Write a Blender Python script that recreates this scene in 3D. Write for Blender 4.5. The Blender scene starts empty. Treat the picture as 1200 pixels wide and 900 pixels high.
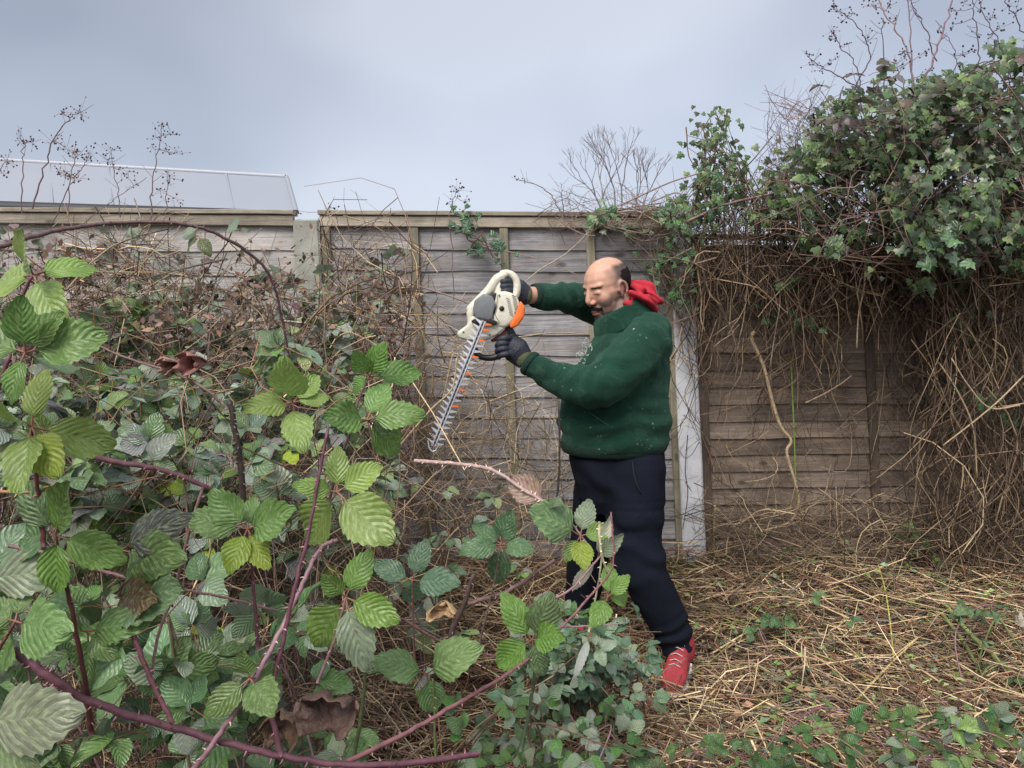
import bpy, math, random
import numpy as np
from mathutils import Vector, Matrix, noise
random.seed(7)
rng = np.random.default_rng(11)
R = math.radians
scene = bpy.context.scene
C = scene.collection

# ------------------------------------------------------------------ camera
EYE = Vector((0, 0, 1.44))
PITCH, ROLL, FPX = 5.3, -1.5, 866.0
cam_d = bpy.data.cameras.new('camera'); cam = bpy.data.objects.new('camera', cam_d); C.objects.link(cam)
CR = Matrix.Rotation(R(90 - PITCH), 3, 'X') @ Matrix.Rotation(R(ROLL), 3, 'Z')
cam.matrix_world = Matrix.Translation(EYE) @ CR.to_4x4()
cam_d.sensor_width = 36; cam_d.lens = FPX / 1200 * 36; cam_d.clip_start = .05; cam_d.clip_end = 2000
scene.camera = cam

# ------------------------------------------------------------------ world, sun, exposure
SUN_EL, SUN_AZ = R(52), R(205)          # overcast: a broad soft sun behind and left of the camera
w = bpy.data.worlds.new('World'); scene.world = w; w.use_nodes = True
nt = w.node_tree; nt.nodes.clear()
def N(nt, t, **kw):
    n = nt.nodes.new(t)
    for k, v in kw.items():
        if k.startswith('i_'):
            key = k[2:]; key = int(key) if key.isdigit() else key.replace('_', ' ')
            n.inputs[key].default_value = v
        else: setattr(n, k, v)
    return n
def L(nt, a, b, ao=0, bi=0): nt.links.new(a.outputs[ao], b.inputs[bi])
sky = N(nt, 'ShaderNodeTexSky', sky_type='NISHITA', sun_disc=False, sun_elevation=SUN_EL, sun_rotation=SUN_AZ, air_density=.6, dust_density=4.0)
bg1 = N(nt, 'ShaderNodeBackground', i_Strength=.05); L(nt, sky, bg1)
tc = N(nt, 'ShaderNodeTexCoord'); mp = N(nt, 'ShaderNodeMapping'); mp.inputs['Scale'].default_value = (1.0, 1.0, 1.7); mp.inputs['Location'].default_value = (2.3, 0.4, 0.7)
L(nt, tc, mp, 0, 0)
nz = N(nt, 'ShaderNodeTexNoise', i_Scale=1.5, i_Detail=3.0, i_Roughness=.42, i_Distortion=.0); L(nt, mp, nz)
cr = N(nt, 'ShaderNodeValToRGB'); L(nt, nz, cr)
cr.color_ramp.elements[0].position = .36; cr.color_ramp.elements[0].color = (.30, .305, .315, 1)
cr.color_ramp.elements[1].position = .60; cr.color_ramp.elements[1].color = (.56, .565, .575, 1)
# the cloud layer is brighter towards the right-hand side
sep = N(nt, 'ShaderNodeSeparateXYZ'); L(nt, tc, sep)
m1 = N(nt, 'ShaderNodeMath', operation='MULTIPLY_ADD'); L(nt, sep, m1, 0, 0); m1.inputs[1].default_value = .22; m1.inputs[2].default_value = .97
m2 = N(nt, 'ShaderNodeVectorMath', operation='SCALE'); L(nt, cr, m2); nt.links.new(m1.outputs[0], m2.inputs['Scale'])
bg2 = N(nt, 'ShaderNodeBackground', i_Strength=.48); L(nt, m2, bg2)
ad = N(nt, 'ShaderNodeAddShader'); L(nt, bg1, ad, 0, 0); L(nt, bg2, ad, 0, 1)
out = N(nt, 'ShaderNodeOutputWorld'); L(nt, ad, out)
sd = bpy.data.lights.new('sun', 'SUN'); sd.energy = 1.5; sd.angle = R(30); sd.color = (1, .97, .93)
sun = bpy.data.objects.new('sun', sd); C.objects.link(sun)
sdir = Vector((math.sin(SUN_AZ) * math.cos(SUN_EL), math.cos(SUN_AZ) * math.cos(SUN_EL), math.sin(SUN_EL)))
sun.rotation_euler = sdir.to_track_quat('Z', 'Y').to_euler()
scene.view_settings.view_transform = 'Standard'; scene.view_settings.look = 'None'
scene.view_settings.exposure = 1.05; scene.view_settings.gamma = 1

# ------------------------------------------------------------------ helpers
def P(px, py, Y):                       # photograph pixel (1200x900) at forward distance Y, as a point of the garden
    d = CR @ Vector(((px - 600) / FPX, (450 - py) / FPX, -1))
    return EYE + d * (Y / d.y)
def gz(x, y):                           # ground height
    t = min(max((y - 2.7) / 1.0, 0), 1); t = t * t * (3 - 2 * t)
    z = .16 * t
    if y > 4.2: z = .16
    if abs(x) < 6 and y < 6:
        z += .025 * noise.noise(Vector((x * 2.1, y * 2.1, 0))) + .012 * noise.noise(Vector((x * 7, y * 7, 3)))
    return z
def PG(px, py):                         # pixel to a point on the ground
    d = CR @ Vector(((px - 600) / FPX, (450 - py) / FPX, -1))
    t = 1.0
    for _ in range(60):
        p = EYE + d * t
        h = p.z - gz(p.x, p.y)
        if h < .002: break
        t += h * .6 / max(-d.z, .05)
        if t > 40: break
    return EYE + d * t
def empty(name, label, cat, loc, group=None):
    o = bpy.data.objects.new(name, None); o.empty_display_size = .1; o.location = loc; C.objects.link(o)
    o['label'] = label; o['category'] = cat
    if group: o['group'] = group
    return o
def mk(name, verts, faces, mat, parent=None, smooth=True, uv=None, col=None, stuff=False, struct=False, loc=None):
    """links one mesh object; verts are world coordinates"""
    off = Vector(parent.location) if parent else Vector(loc) if loc is not None else Vector((0, 0, 0))
    if parent and parent.parent: off = off + Vector(parent.parent.location)
    loc2 = Vector((0, 0, 0)) if parent else off
    v = np.asarray(verts, dtype=np.float32).reshape(-1, 3) - np.array(off, dtype=np.float32)
    me = bpy.data.meshes.new(name)
    if isinstance(faces, np.ndarray):
        n, k = faces.shape
        me.vertices.add(len(v)); me.vertices.foreach_set('co', v.ravel())
        me.loops.add(n * k); me.loops.foreach_set('vertex_index', faces.astype(np.int32).ravel())
        me.polygons.add(n); me.polygons.foreach_set('loop_start', np.arange(0, n * k, k, dtype=np.int32))
        me.update(calc_edges=True)
    else:
        me.from_pydata(v.tolist(), [], faces)
    if smooth: me.polygons.foreach_set('use_smooth', [True] * len(me.polygons))
    if col is not None:
        a = me.color_attributes.new('Col', 'FLOAT_COLOR', 'POINT')
        c = np.ones((len(v), 4), dtype=np.float32); c[:, :3] = col; a.data.foreach_set('color', c.ravel())
    if uv is not None:
        ul = me.uv_layers.new(name='UVMap'); li = np.zeros(len(me.loops), dtype=np.int32)
        me.loops.foreach_get('vertex_index', li); ul.data.foreach_set('uv', np.asarray(uv, dtype=np.float32)[li].ravel())
    me.materials.append(mat); me.update()
    o = bpy.data.objects.new(name, me); o.location = loc2
    if parent: o.parent = parent
    C.objects.link(o)
    if stuff: o['kind'] = 'stuff'
    if struct: o['kind'] = 'structure'
    return o
def tag(o, label, cat, group=None):
    o['label'] = label; o['category'] = cat
    if group: o['group'] = group
    return o
def smooth_line(pts, n=6):
    pts = [Vector(p) for p in pts]
    if len(pts) < 3: 
        return [pts[0].lerp(pts[-1], i / n) for i in range(n + 1)]
    q = [pts[0] * 2 - pts[1]] + pts + [pts[-1] * 2 - pts[-2]]; res = []
    for i in range(1, len(q) - 2):
        for k in range(n):
            t = k / n; a, b, c, d = q[i - 1], q[i], q[i + 1], q[i + 2]
            res.append(.5 * ((2 * b) + (c - a) * t + (2 * a - 5 * b + 4 * c - d) * t * t + (3 * b - a - 3 * c + d) * t ** 3))
    res.append(pts[-1]); return res
class Str:                              # collects tapered strands into one mesh
    def __init__(s): s.V = []; s.F = []; s.K = []; s.n = 0
    def add(s, pts, r0, r1=None, col=(1, 1, 1), sides=5, cap=False):
        r1 = r0 if r1 is None else r1
        p = np.array([tuple(q) for q in pts]); K = len(p)
        rad = np.linspace(r0, r1, K) if not hasattr(r0, '__len__') else np.array(r0)
        t = np.gradient(p, axis=0); t /= np.linalg.norm(t, axis=1)[:, None] + 1e-9
        ref = np.array([0.31, .22, .92]) if abs(t[:, 2].mean()) < .8 else np.array([.9, .3, .1])
        u = np.cross(t, ref); u /= np.linalg.norm(u, axis=1)[:, None] + 1e-9; v = np.cross(t, u)
        a = np.arange(sides) * 2 * np.pi / sides
        ring = p[:, None] + rad[:, None, None] * (np.cos(a)[None, :, None] * u[:, None] + np.sin(a)[None, :, None] * v[:, None])
        i = np.arange(K - 1)[:, None] * sides; j = np.arange(sides)[None, :]; j2 = (j + 1) % sides
        f = np.stack([i + j, i + j2, i + sides + j2, i + sides + j], -1).reshape(-1, 4) + s.n
        s.V.append(ring.reshape(-1, 3)); s.F.append(f); s.K.append(np.tile(np.array(col)[None], (K * sides, 1))); s.n += K * sides
        if cap:
            for base in (0, (K - 1) * sides):
                if sides == 4: s.F.append(np.array([[base, base + 1, base + 2, base + 3]]) + s.n - K * sides)
                else: s.F.append(np.array([[base, base + 1, base + 2, base + 3], [base, base + 3, base + 4, base + 4][:4]]) + s.n - K * sides if sides >= 5 else np.array([[base, base + 1, base + 2, base]]) + s.n - K * sides)
    def multi(s, p, rad, col, sides=3):  # p (N,K,3), rad (N,K), col (N,3)
        Nn, K, _ = p.shape
        t = np.gradient(p, axis=1); t /= np.linalg.norm(t, axis=2)[..., None] + 1e-9
        ref = np.array([.37, .21, .9]); u = np.cross(t, ref); u /= np.linalg.norm(u, axis=2)[..., None] + 1e-6; v = np.cross(t, u)
        a = np.arange(sides) * 2 * np.pi / sides
        ring = p[:, :, None] + rad[:, :, None, None] * (np.cos(a)[None, None, :, None] * u[:, :, None] + np.sin(a)[None, None, :, None] * v[:, :, None])
        b = np.arange(Nn)[:, None, None] * K * sides + np.arange(K - 1)[None, :, None] * sides; j = np.arange(sides)[None, None, :]; j2 = (j + 1) % sides
        f = np.stack([b + j, b + j2, b + sides + j2, b + sides + j], -1).reshape(-1, 4) + s.n
        s.V.append(ring.reshape(-1, 3)); s.F.append(f); s.K.append(np.repeat(col, K * sides, axis=0)); s.n += Nn * K * sides
    def thorns(s, pts, r, gap, size, col):
        for k in range(2, len(pts) - 1, gap):
            p = Vector(pts[k]); t = (Vector(pts[k + 1]) - p).normalized(); d = t.orthogonal().normalized(); d.rotate(Matrix.Rotation(random.uniform(0, 6.28), 3, t))
            s.add([p + d * r * .6, p + d * (r + size * .5) - t * size * .1, p + d * (r + size) - t * size * .35], size * .3, size * .03, col, 4)
    def build(s, name, mat, parent=None, stuff=False, loc=None):
        return mk(name, np.concatenate(s.V), np.concatenate(s.F), mat, parent, col=np.concatenate(s.K), stuff=stuff, loc=loc)
def box_geo(c, ax, h):
    c = Vector(c); v = []
    for sx in (-1, 1):
        for sy in (-1, 1):
            for sz in (-1, 1): v.append(c + ax[0] * h[0] * sx + ax[1] * h[1] * sy + ax[2] * h[2] * sz)
    return v, [(0, 1, 3, 2), (4, 6, 7, 5), (0, 4, 5, 1), (2, 3, 7, 6), (0, 2, 6, 4), (1, 5, 7, 3)]
XYZ = (Vector((1, 0, 0)), Vector((0, 1, 0)), Vector((0, 0, 1)))
def loft(rings, cap=True):              # rings: list of (center, u vector, v vector) ; returns verts, faces
    V = []; F = []; S = 20
    for c, u, v in rings:
        for k in range(S):
            a = 2 * math.pi * k / S; V.append(Vector(c) + Vector(u) * math.cos(a) + Vector(v) * math.sin(a))
    for i in range(len(rings) - 1):
        for k in range(S):
            k2 = (k + 1) % S; F.append((i * S + k, i * S + k2, (i + 1) * S + k2, (i + 1) * S + k))
    if cap:
        F.append(tuple(range(S))[::-1]); F.append(tuple(range((len(rings) - 1) * S, len(rings) * S)))
    return V, F
def limb(pts, rads, flat=1.0, ref=(0, 0, 1), endcap=True):       # tapered limb through joints, rounded ends
    pts = [Vector(p) for p in pts]; P2 = smooth_line(pts, 5)
    rr = np.interp(np.linspace(0, len(pts) - 1, len(P2)), range(len(pts)), rads)
    rings = []; n = len(P2)
    for i, p in enumerate(P2):
        t = (P2[min(i + 1, n - 1)] - P2[max(i - 1, 0)]).normalized()
        u = t.cross(Vector(ref)); u = u.normalized() if u.length > .05 else t.orthogonal().normalized(); v = t.cross(u)
        if i == 0:
            for q in (.95, .7, .35): rings.append((p - t * rr[0] * q, u * rr[0] * math.sqrt(1 - q * q), v * rr[0] * flat * math.sqrt(1 - q * q)))
        rings.append((p, u * rr[i], v * rr[i] * flat))
        if i == n - 1 and endcap:
            for q in (.35, .7, .95): rings.append((p + t * rr[-1] * q, u * rr[-1] * math.sqrt(1 - q * q), v * rr[-1] * flat * math.sqrt(1 - q * q)))
    return loft(rings)
def ell(c, rx, ry, rz, M=None):
    V = []; F = []; a = 14; b = 10; c = Vector(c)
    for i in range(b + 1):
        th = math.pi * i / b
        for k in range(a):
            ph = 2 * math.pi * k / a
            v = Vector((rx * math.sin(th) * math.cos(ph), ry * math.sin(th) * math.sin(ph), rz * math.cos(th)))
            V.append(c + (M @ v if M else v))
    for i in range(b):
        for k in range(a):
            k2 = (k + 1) % a; F.append((i * a + k, (i + 1) * a + k, (i + 1) * a + k2, i * a + k2))
    return V, F
def join(geos):
    V = []; F = []
    for v, f in geos:
        n = len(V); V += list(v); F += [tuple(i + n for i in q) for q in f]
    return V, F
def fuse(geos, voxel, smooth=4, fac=.5):            # one continuous surface from overlapping solids
    V, F = join(geos)
    me = bpy.data.meshes.new('tmp'); me.from_pydata([tuple(v) for v in V], [], F); me.update()
    o = bpy.data.objects.new('tmp', me); C.objects.link(o)
    m = o.modifiers.new('r', 'REMESH'); m.mode = 'VOXEL'; m.voxel_size = voxel
    if smooth: s = o.modifiers.new('s', 'SMOOTH'); s.iterations = smooth; s.factor = fac
    dg = bpy.context.evaluated_depsgraph_get(); dg.update()
    e = bpy.data.meshes.new_from_object(o.evaluated_get(dg))
    n = len(e.vertices); co = np.zeros(n * 3, np.float32); e.vertices.foreach_get('co', co)
    no = np.zeros(n * 3, np.float32); e.vertices.foreach_get('normal', no)
    fa = [tuple(p.vertices) for p in e.polygons]
    bpy.data.objects.remove(o); bpy.data.meshes.remove(me); bpy.data.meshes.remove(e)
    return co.reshape(-1, 3), fa, no.reshape(-1, 3)
def patch(co, fa, no, mask, off):                   # shell lifted off a surface where mask(vertex index) holds
    keep = [f for f in fa if all(mask[i] for i in f)]
    idx = sorted({i for f in keep for i in f}); mp_ = {i: k for k, i in enumerate(idx)}
    return co[idx] + no[idx] * off[idx][:, None], [tuple(mp_[i] for i in f) for f in keep]

# ------------------------------------------------------------------ materials
def newmat(name):
    m = bpy.data.materials.new(name); m.use_nodes = True; nt = m.node_tree; nt.nodes.clear()
    o = N(nt, 'ShaderNodeOutputMaterial'); b = N(nt, 'ShaderNodeBsdfPrincipled'); L(nt, b, o); return m, nt, b, o
def plain(name, col, rough=.6, nscale=30, var=.25, bump=.15, metal=0, coord='Object', bscale=None, spec=.5):
    m, nt, b, o = newmat(name)
    tc = N(nt, 'ShaderNodeTexCoord'); n = N(nt, 'ShaderNodeTexNoise', i_Scale=nscale, i_Detail=5.0); nt.links.new(tc.outputs[coord], n.inputs['Vector'])
    mx = N(nt, 'ShaderNodeMix', data_type='RGBA'); nt.links.new(n.outputs['Fac'], mx.inputs[0])
    mx.inputs[6].default_value = tuple(c * (1 - var) for c in col) + (1,); mx.inputs[7].default_value = tuple(min(1, c * (1 + var)) for c in col) + (1,)
    nt.links.new(mx.outputs[2], b.inputs['Base Color']); b.inputs['Roughness'].default_value = rough; b.inputs['Metallic'].default_value = metal
    b.inputs['Specular IOR Level'].default_value = spec
    if bump:
        n2 = N(nt, 'ShaderNodeTexNoise', i_Scale=bscale or nscale * 3, i_Detail=3.0); nt.links.new(tc.outputs[coord], n2.inputs['Vector'])
        bp = N(nt, 'ShaderNodeBump', i_Strength=bump, i_Distance=.01); nt.links.new(n2.outputs['Fac'], bp.inputs['Height']); nt.links.new(bp.outputs[0], b.inputs['Normal'])
    return m
def colmat(name, rough=.75, nscale=60, var=.3, bump=.2, spec=.35):     # colour from the mesh's own colour attribute
    m, nt, b, o = newmat(name)
    a = N(nt, 'ShaderNodeVertexColor', layer_name='Col'); tc = N(nt, 'ShaderNodeTexCoord')
    n = N(nt, 'ShaderNodeTexNoise', i_Scale=nscale, i_Detail=4.0); nt.links.new(tc.outputs['Object'], n.inputs['Vector'])
    mr = N(nt, 'ShaderNodeMapRange'); nt.links.new(n.outputs['Fac'], mr.inputs[0]); mr.inputs[1].default_value = .25; mr.inputs[2].default_value = .75
    mr.inputs[3].default_value = 1 - var; mr.inputs[4].default_value = 1 + var
    vm = N(nt, 'ShaderNodeVectorMath', operation='SCALE'); L(nt, a, vm); nt.links.new(mr.outputs[0], vm.inputs['Scale'])
    nt.links.new(vm.outputs[0], b.inputs['Base Color']); b.inputs['Roughness'].default_value = rough; b.inputs['Specular IOR Level'].default_value = spec
    if bump:
        bp = N(nt, 'ShaderNodeBump', i_Strength=bump, i_Distance=.004); nt.links.new(n.outputs['Fac'], bp.inputs['Height']); nt.links.new(bp.outputs[0], b.inputs['Normal'])
    return m
def mathn(nt, op, a, b=None, c=None):
    n = N(nt, 'ShaderNodeMath', operation=op)
    for i, x in enumerate((a, b, c)):
        if x is None: continue
        if isinstance(x, (int, float)): n.inputs[i].default_value = x
        else: nt.links.new(x, n.inputs[i])
    return n.outputs[0]
def leafmat(name, veins=7.5, speck=.6, gloss=.42, trans=.3, spot=.6, bumpd=.006, slope=.38):
    m, nt, b, o = newmat(name)
    uv = N(nt, 'ShaderNodeUVMap', uv_map='UVMap'); sp = N(nt, 'ShaderNodeSeparateXYZ'); L(nt, uv, sp)
    oi = N(nt, 'ShaderNodeObjectInfo')
    s = mathn(nt, 'ABSOLUTE', mathn(nt, 'MULTIPLY_ADD', sp.outputs[0], 2, -1))
    q = mathn(nt, 'MULTIPLY', mathn(nt, 'MULTIPLY_ADD', s, -slope, sp.outputs[1]), veins)
    fr = mathn(nt, 'FRACT', mathn(nt, 'ADD', q, 10))
    tri = mathn(nt, 'ABSOLUTE', mathn(nt, 'MULTIPLY_ADD', fr, 2, -1))              # 1 on a side vein, 0 between veins
    vein = mathn(nt, 'SMOOTH_MAX', mathn(nt, 'POWER', tri, 9), mathn(nt, 'SUBTRACT', 1, mathn(nt, 'MULTIPLY', s, 14)), .1)
    vein = mathn(nt, 'MAXIMUM', vein, 0)
    cv = N(nt, 'ShaderNodeCombineXYZ'); nt.links.new(mathn(nt, 'MULTIPLY', q, 1.3), cv.inputs[0]); nt.links.new(mathn(nt, 'MULTIPLY_ADD', sp.outputs[0], 5, mathn(nt, 'MULTIPLY', oi.outputs['Random'], 40)), cv.inputs[1])
    n1 = N(nt, 'ShaderNodeTexNoise', i_Scale=1.6, i_Detail=3.0, i_Roughness=.6); L(nt, cv, n1)
    n2 = N(nt, 'ShaderNodeTexNoise', i_Scale=.75, i_Detail=2.0); L(nt, cv, n2)
    pale = N(nt, 'ShaderNodeMapRange', interpolation_type='SMOOTHSTEP'); nt.links.new(n1.outputs[0], pale.inputs[0]); pale.inputs[1].default_value = .50; pale.inputs[2].default_value = .62; pale.inputs[4].default_value = speck
    brown = N(nt, 'ShaderNodeMapRange', interpolation_type='SMOOTHSTEP'); nt.links.new(n2.outputs[0], brown.inputs[0]); brown.inputs[1].default_value = .66; brown.inputs[2].default_value = .72; brown.inputs[4].default_value = spot
    pal = mathn(nt, 'MULTIPLY', pale.outputs[0], 1)
    hs = N(nt, 'ShaderNodeHueSaturation'); nt.links.new(oi.outputs['Color'], hs.inputs['Color'])
    nt.links.new(mathn(nt, 'MULTIPLY_ADD', n1.outputs[0], 1.1, .45), hs.inputs['Value'])
    x1 = N(nt, 'ShaderNodeMix', data_type='RGBA'); nt.links.new(pal, x1.inputs[0]); nt.links.new(hs.outputs[0], x1.inputs[6])
    lt = N(nt, 'ShaderNodeMix', data_type='RGBA'); lt.inputs[0].default_value = .45; nt.links.new(oi.outputs['Color'], lt.inputs[6]); lt.inputs[7].default_value = (.42, .55, .27, 1)
    nt.links.new(lt.outputs[2], x1.inputs[7])
    x2 = N(nt, 'ShaderNodeMix', data_type='RGBA'); nt.links.new(mathn(nt, 'MULTIPLY', vein, .38), x2.inputs[0]); nt.links.new(x1.outputs[2], x2.inputs[6])
    nt.links.new(lt.outputs[2], x2.inputs[7])
    x3 = N(nt, 'ShaderNodeMix', data_type='RGBA'); nt.links.new(brown.outputs[0], x3.inputs[0]); nt.links.new(x2.outputs[2], x3.inputs[6]); x3.inputs[7].default_value = (.09, .045, .04, 1)
    geo = N(nt, 'ShaderNodeNewGeometry')
    x4 = N(nt, 'ShaderNodeMix', data_type='RGBA'); nt.links.new(mathn(nt, 'MULTIPLY', geo.outputs['Backfacing'], .4), x4.inputs[0]); nt.links.new(x3.outputs[2], x4.inputs[6]); x4.inputs[7].default_value = (.30, .36, .27, 1)
    nt.links.new(x4.outputs[2], b.inputs['Base Color']); b.inputs['Roughness'].default_value = gloss; b.inputs['Specular IOR Level'].default_value = .45
    hgt = mathn(nt, 'MULTIPLY_ADD', mathn(nt, 'POWER', mathn(nt, 'SUBTRACT', 1, tri), .7), 1, mathn(nt, 'MULTIPLY', n1.outputs[0], .5))
    bp = N(nt, 'ShaderNodeBump', i_Strength=.8, i_Distance=bumpd); nt.links.new(hgt, bp.inputs['Height']); nt.links.new(bp.outputs[0], b.inputs['Normal'])
    tr = N(nt, 'ShaderNodeBsdfTranslucent'); nt.links.new(x3.outputs[2], tr.inputs[0]); mx = N(nt, 'ShaderNodeMixShader', i_Fac=trans)
    L(nt, b, mx, 0, 1); L(nt, tr, mx, 0, 2); L(nt, mx, o); return m
def woodmat(name, dark, light, warm, grainx=1.0, rough=.85):
    m, nt, b, o = newmat(name)
    tc = N(nt, 'ShaderNodeTexCoord'); oi = N(nt, 'ShaderNodeObjectInfo')
    of = N(nt, 'ShaderNodeVectorMath', operation='ADD'); nt.links.new(tc.outputs['Object'], of.inputs[0])
    cb = N(nt, 'ShaderNodeCombineXYZ'); nt.links.new(mathn(nt, 'MULTIPLY', oi.outputs['Random'], 50), cb.inputs[0]); L(nt, cb, of, 0, 1)
    mp = N(nt, 'ShaderNodeMapping'); L(nt, of, mp); mp.inputs['Scale'].default_value = (2.6, 8, 70) if grainx else (70, 8, 2.6)
    n1 = N(nt, 'ShaderNodeTexNoise', i_Scale=1.2, i_Detail=10.0, i_Roughness=.72, i_Distortion=1.3); L(nt, mp, n1)
    mp2 = N(nt, 'ShaderNodeMapping'); L(nt, of, mp2); mp2.inputs['Scale'].default_value = (1.6, 2, 5) if grainx else (5, 2, 1.6)
    n2 = N(nt, 'ShaderNodeTexNoise', i_Scale=1.5, i_Detail=4.0, i_Roughness=.6); L(nt, mp2, n2)
    cr = N(nt, 'ShaderNodeValToRGB'); L(nt, n1, cr); e = cr.color_ramp.elements
    e[0].position = .32; e[0].color = dark + (1,); e[1].position = .66; e[1].color = light + (1,)
    x = N(nt, 'ShaderNodeMix', data_type='RGBA'); mr = N(nt, 'ShaderNodeMapRange'); nt.links.new(n2.outputs[0], mr.inputs[0]); mr.inputs[1].default_value = .45; mr.inputs[2].default_value = .75; mr.inputs[4].default_value = .75
    nt.links.new(mr.outputs[0], x.inputs[0]); nt.links.new(cr.outputs[0], x.inputs[6]); x.inputs[7].default_value = warm + (1,)
    # knots
    mp3 = N(nt, 'ShaderNodeMapping'); L(nt, of, mp3); mp3.inputs['Scale'].default_value = (4.5, 1, 9) if grainx else (9, 1, 4.5)
    vo = N(nt, 'ShaderNodeTexVoronoi', i_Scale=1.0, i_Randomness=1.0); L(nt, mp3, vo)
    kn = N(nt, 'ShaderNodeMapRange', interpolation_type='SMOOTHSTEP'); nt.links.new(vo.outputs['Distance'], kn.inputs[0]); kn.inputs[1].default_value = .06; kn.inputs[2].default_value = .17; kn.inputs[3].default_value = .75; kn.inputs[4].default_value = 0
    y = N(nt, 'ShaderNodeMix', data_type='RGBA'); nt.links.new(kn.outputs[0], y.inputs[0]); nt.links.new(x.outputs[2], y.inputs[6]); y.inputs[7].default_value = tuple(c * .45 for c in dark) + (1,)
    hs = N(nt, 'ShaderNodeHueSaturation'); nt.links.new(y.outputs[2], hs.inputs['Color']); st3 = N(nt, 'ShaderNodeTexNoise', i_Scale=2.2, i_Detail=6.0, i_Roughness=.7); L(nt, of, st3); stn = N(nt, 'ShaderNodeMapRange'); nt.links.new(st3.outputs[0], stn.inputs[0]); stn.inputs[1].default_value = .33; stn.inputs[2].default_value = .6; stn.inputs[3].default_value = .5; stn.inputs[4].default_value = 1.15
    nt.links.new(mathn(nt, 'MULTIPLY', mathn(nt, 'MULTIPLY_ADD', oi.outputs['Random'], .4, .8), stn.outputs[0]), hs.inputs['Value'])
    nt.links.new(hs.outputs[0], b.inputs['Base Color']); b.inputs['Roughness'].default_value = rough; b.inputs['Specular IOR Level'].default_value = .3
    bp = N(nt, 'ShaderNodeBump', i_Strength=.7, i_Distance=.006); nt.links.new(n1.outputs[0], bp.inputs['Height']); nt.links.new(bp.outputs[0], b.inputs['Normal'])
    return m
M_leaf = leafmat('bramble_leaf_green', bumpd=.0012, speck=.85, gloss=.36)
M_leaf2 = leafmat('bramble_leaf_far', speck=.45, bumpd=.0015, gloss=.30, trans=.2, spot=.4)
M_ivy = leafmat('ivy_leaf_gloss', veins=3, speck=.2, gloss=.33, trans=.12, spot=.1, bumpd=.003, slope=-.5)
M_cane = colmat('cane_bark', rough=.5, nscale=90, var=.35)
M_twig = colmat('dry_twig', rough=.85, nscale=40, var=.25)
M_wood_l = woodmat('grey_board_pale', (.22, .21, .20), (.50, .48, .46), (.38, .34, .29))
M_wood_m = woodmat('grey_board', (.13, .125, .13), (.42, .41, .42), (.29, .25, .21))
M_wood_r = woodmat('brown_board', (.085, .068, .055), (.29, .235, .19), (.31, .225, .16))
M_batten = woodmat('batten_wood', (.17, .155, .11), (.34, .31, .23), (.27, .25, .16), grainx=0)
M_batten_r = woodmat('batten_brown', (.06, .05, .04), (.15, .11, .09), (.12, .09, .07), grainx=0)
M_rail = woodmat('rail_wood', (.24, .21, .17), (.46, .41, .33), (.38, .33, .24))
def concrete(name, base, light, lichen):
    m, nt, b, o = newmat(name); tc = N(nt, 'ShaderNodeTexCoord')
    n1 = N(nt, 'ShaderNodeTexNoise', i_Scale=7.0, i_Detail=8.0, i_Roughness=.7); nt.links.new(tc.outputs['Object'], n1.inputs[0])
    n2 = N(nt, 'ShaderNodeTexNoise', i_Scale=120.0, i_Detail=2.0); nt.links.new(tc.outputs['Object'], n2.inputs[0])
    cr = N(nt, 'ShaderNodeValToRGB'); L(nt, n1, cr); e = cr.color_ramp.elements; e[0].position = .35; e[0].color = base + (1,); e[1].position = .6; e[1].color = light + (1,)
    x = e2 = cr.color_ramp.elements.new(.28); x.color = lichen + (1,)
    nt.links.new(cr.outputs[0], b.inputs['Base Color']); b.inputs['Roughness'].default_value = .9
    bp = N(nt, 'ShaderNodeBump', i_Strength=.5, i_Distance=.004); nt.links.new(n2.outputs[0], bp.inputs['Height']); nt.links.new(bp.outputs[0], b.inputs['Normal']); return m
M_conc = concrete('old_concrete', (.24, .24, .20), (.36, .36, .32), (.14, .15, .10))
M_paint = concrete('white_painted_concrete', (.50, .52, .56), (.70, .72, .76), (.3, .3, .28))

# ------------------------------------------------------------------ ground
xs = np.concatenate([np.linspace(-600, -8, 14)[:-1], np.linspace(-8, -3, 10)[:-1], np.linspace(-3, 3, 130), np.linspace(3, 8, 10)[1:], np.linspace(8, 600, 14)[1:]])
ys = np.concatenate([np.linspace(-300, -2, 8)[:-1], np.linspace(-2, .6, 12)[:-1], np.linspace(.6, 4.3, 90), np.linspace(4.3, 9, 8)[1:], np.linspace(9, 900, 16)[1:]])
gv = [(x, y, gz(x, y) - .01) for y in ys for x in xs]; nx = len(xs)
gf = np.array([(j * nx + i, j * nx + i + 1, (j + 1) * nx + i + 1, (j + 1) * nx + i) for j in range(len(ys) - 1) for i in range(nx - 1)])
M_soil, nt, b, o = newmat('soil_and_litter'); tc = N(nt, 'ShaderNodeTexCoord')
n1 = N(nt, 'ShaderNodeTexNoise', i_Scale=38.0, i_Detail=10.0, i_Roughness=.8); nt.links.new(tc.outputs['Object'], n1.inputs[0])
cr = N(nt, 'ShaderNodeValToRGB'); L(nt, n1, cr); e = cr.color_ramp.elements; e[0].position = .35; e[0].color = (.02, .015, .011, 1); e[1].position = .72; e[1].color = (.15, .11, .075, 1)
nt.links.new(cr.outputs[0], b.inputs['Base Color']); b.inputs['Roughness'].default_value = .95
bp = N(nt, 'ShaderNodeBump', i_Strength=.9, i_Distance=.02); nt.links.new(n1.outputs[0], bp.inputs['Height']); nt.links.new(bp.outputs[0], b.inputs['Normal'])
mk('ground', gv, gf, M_soil, struct=True)

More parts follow.
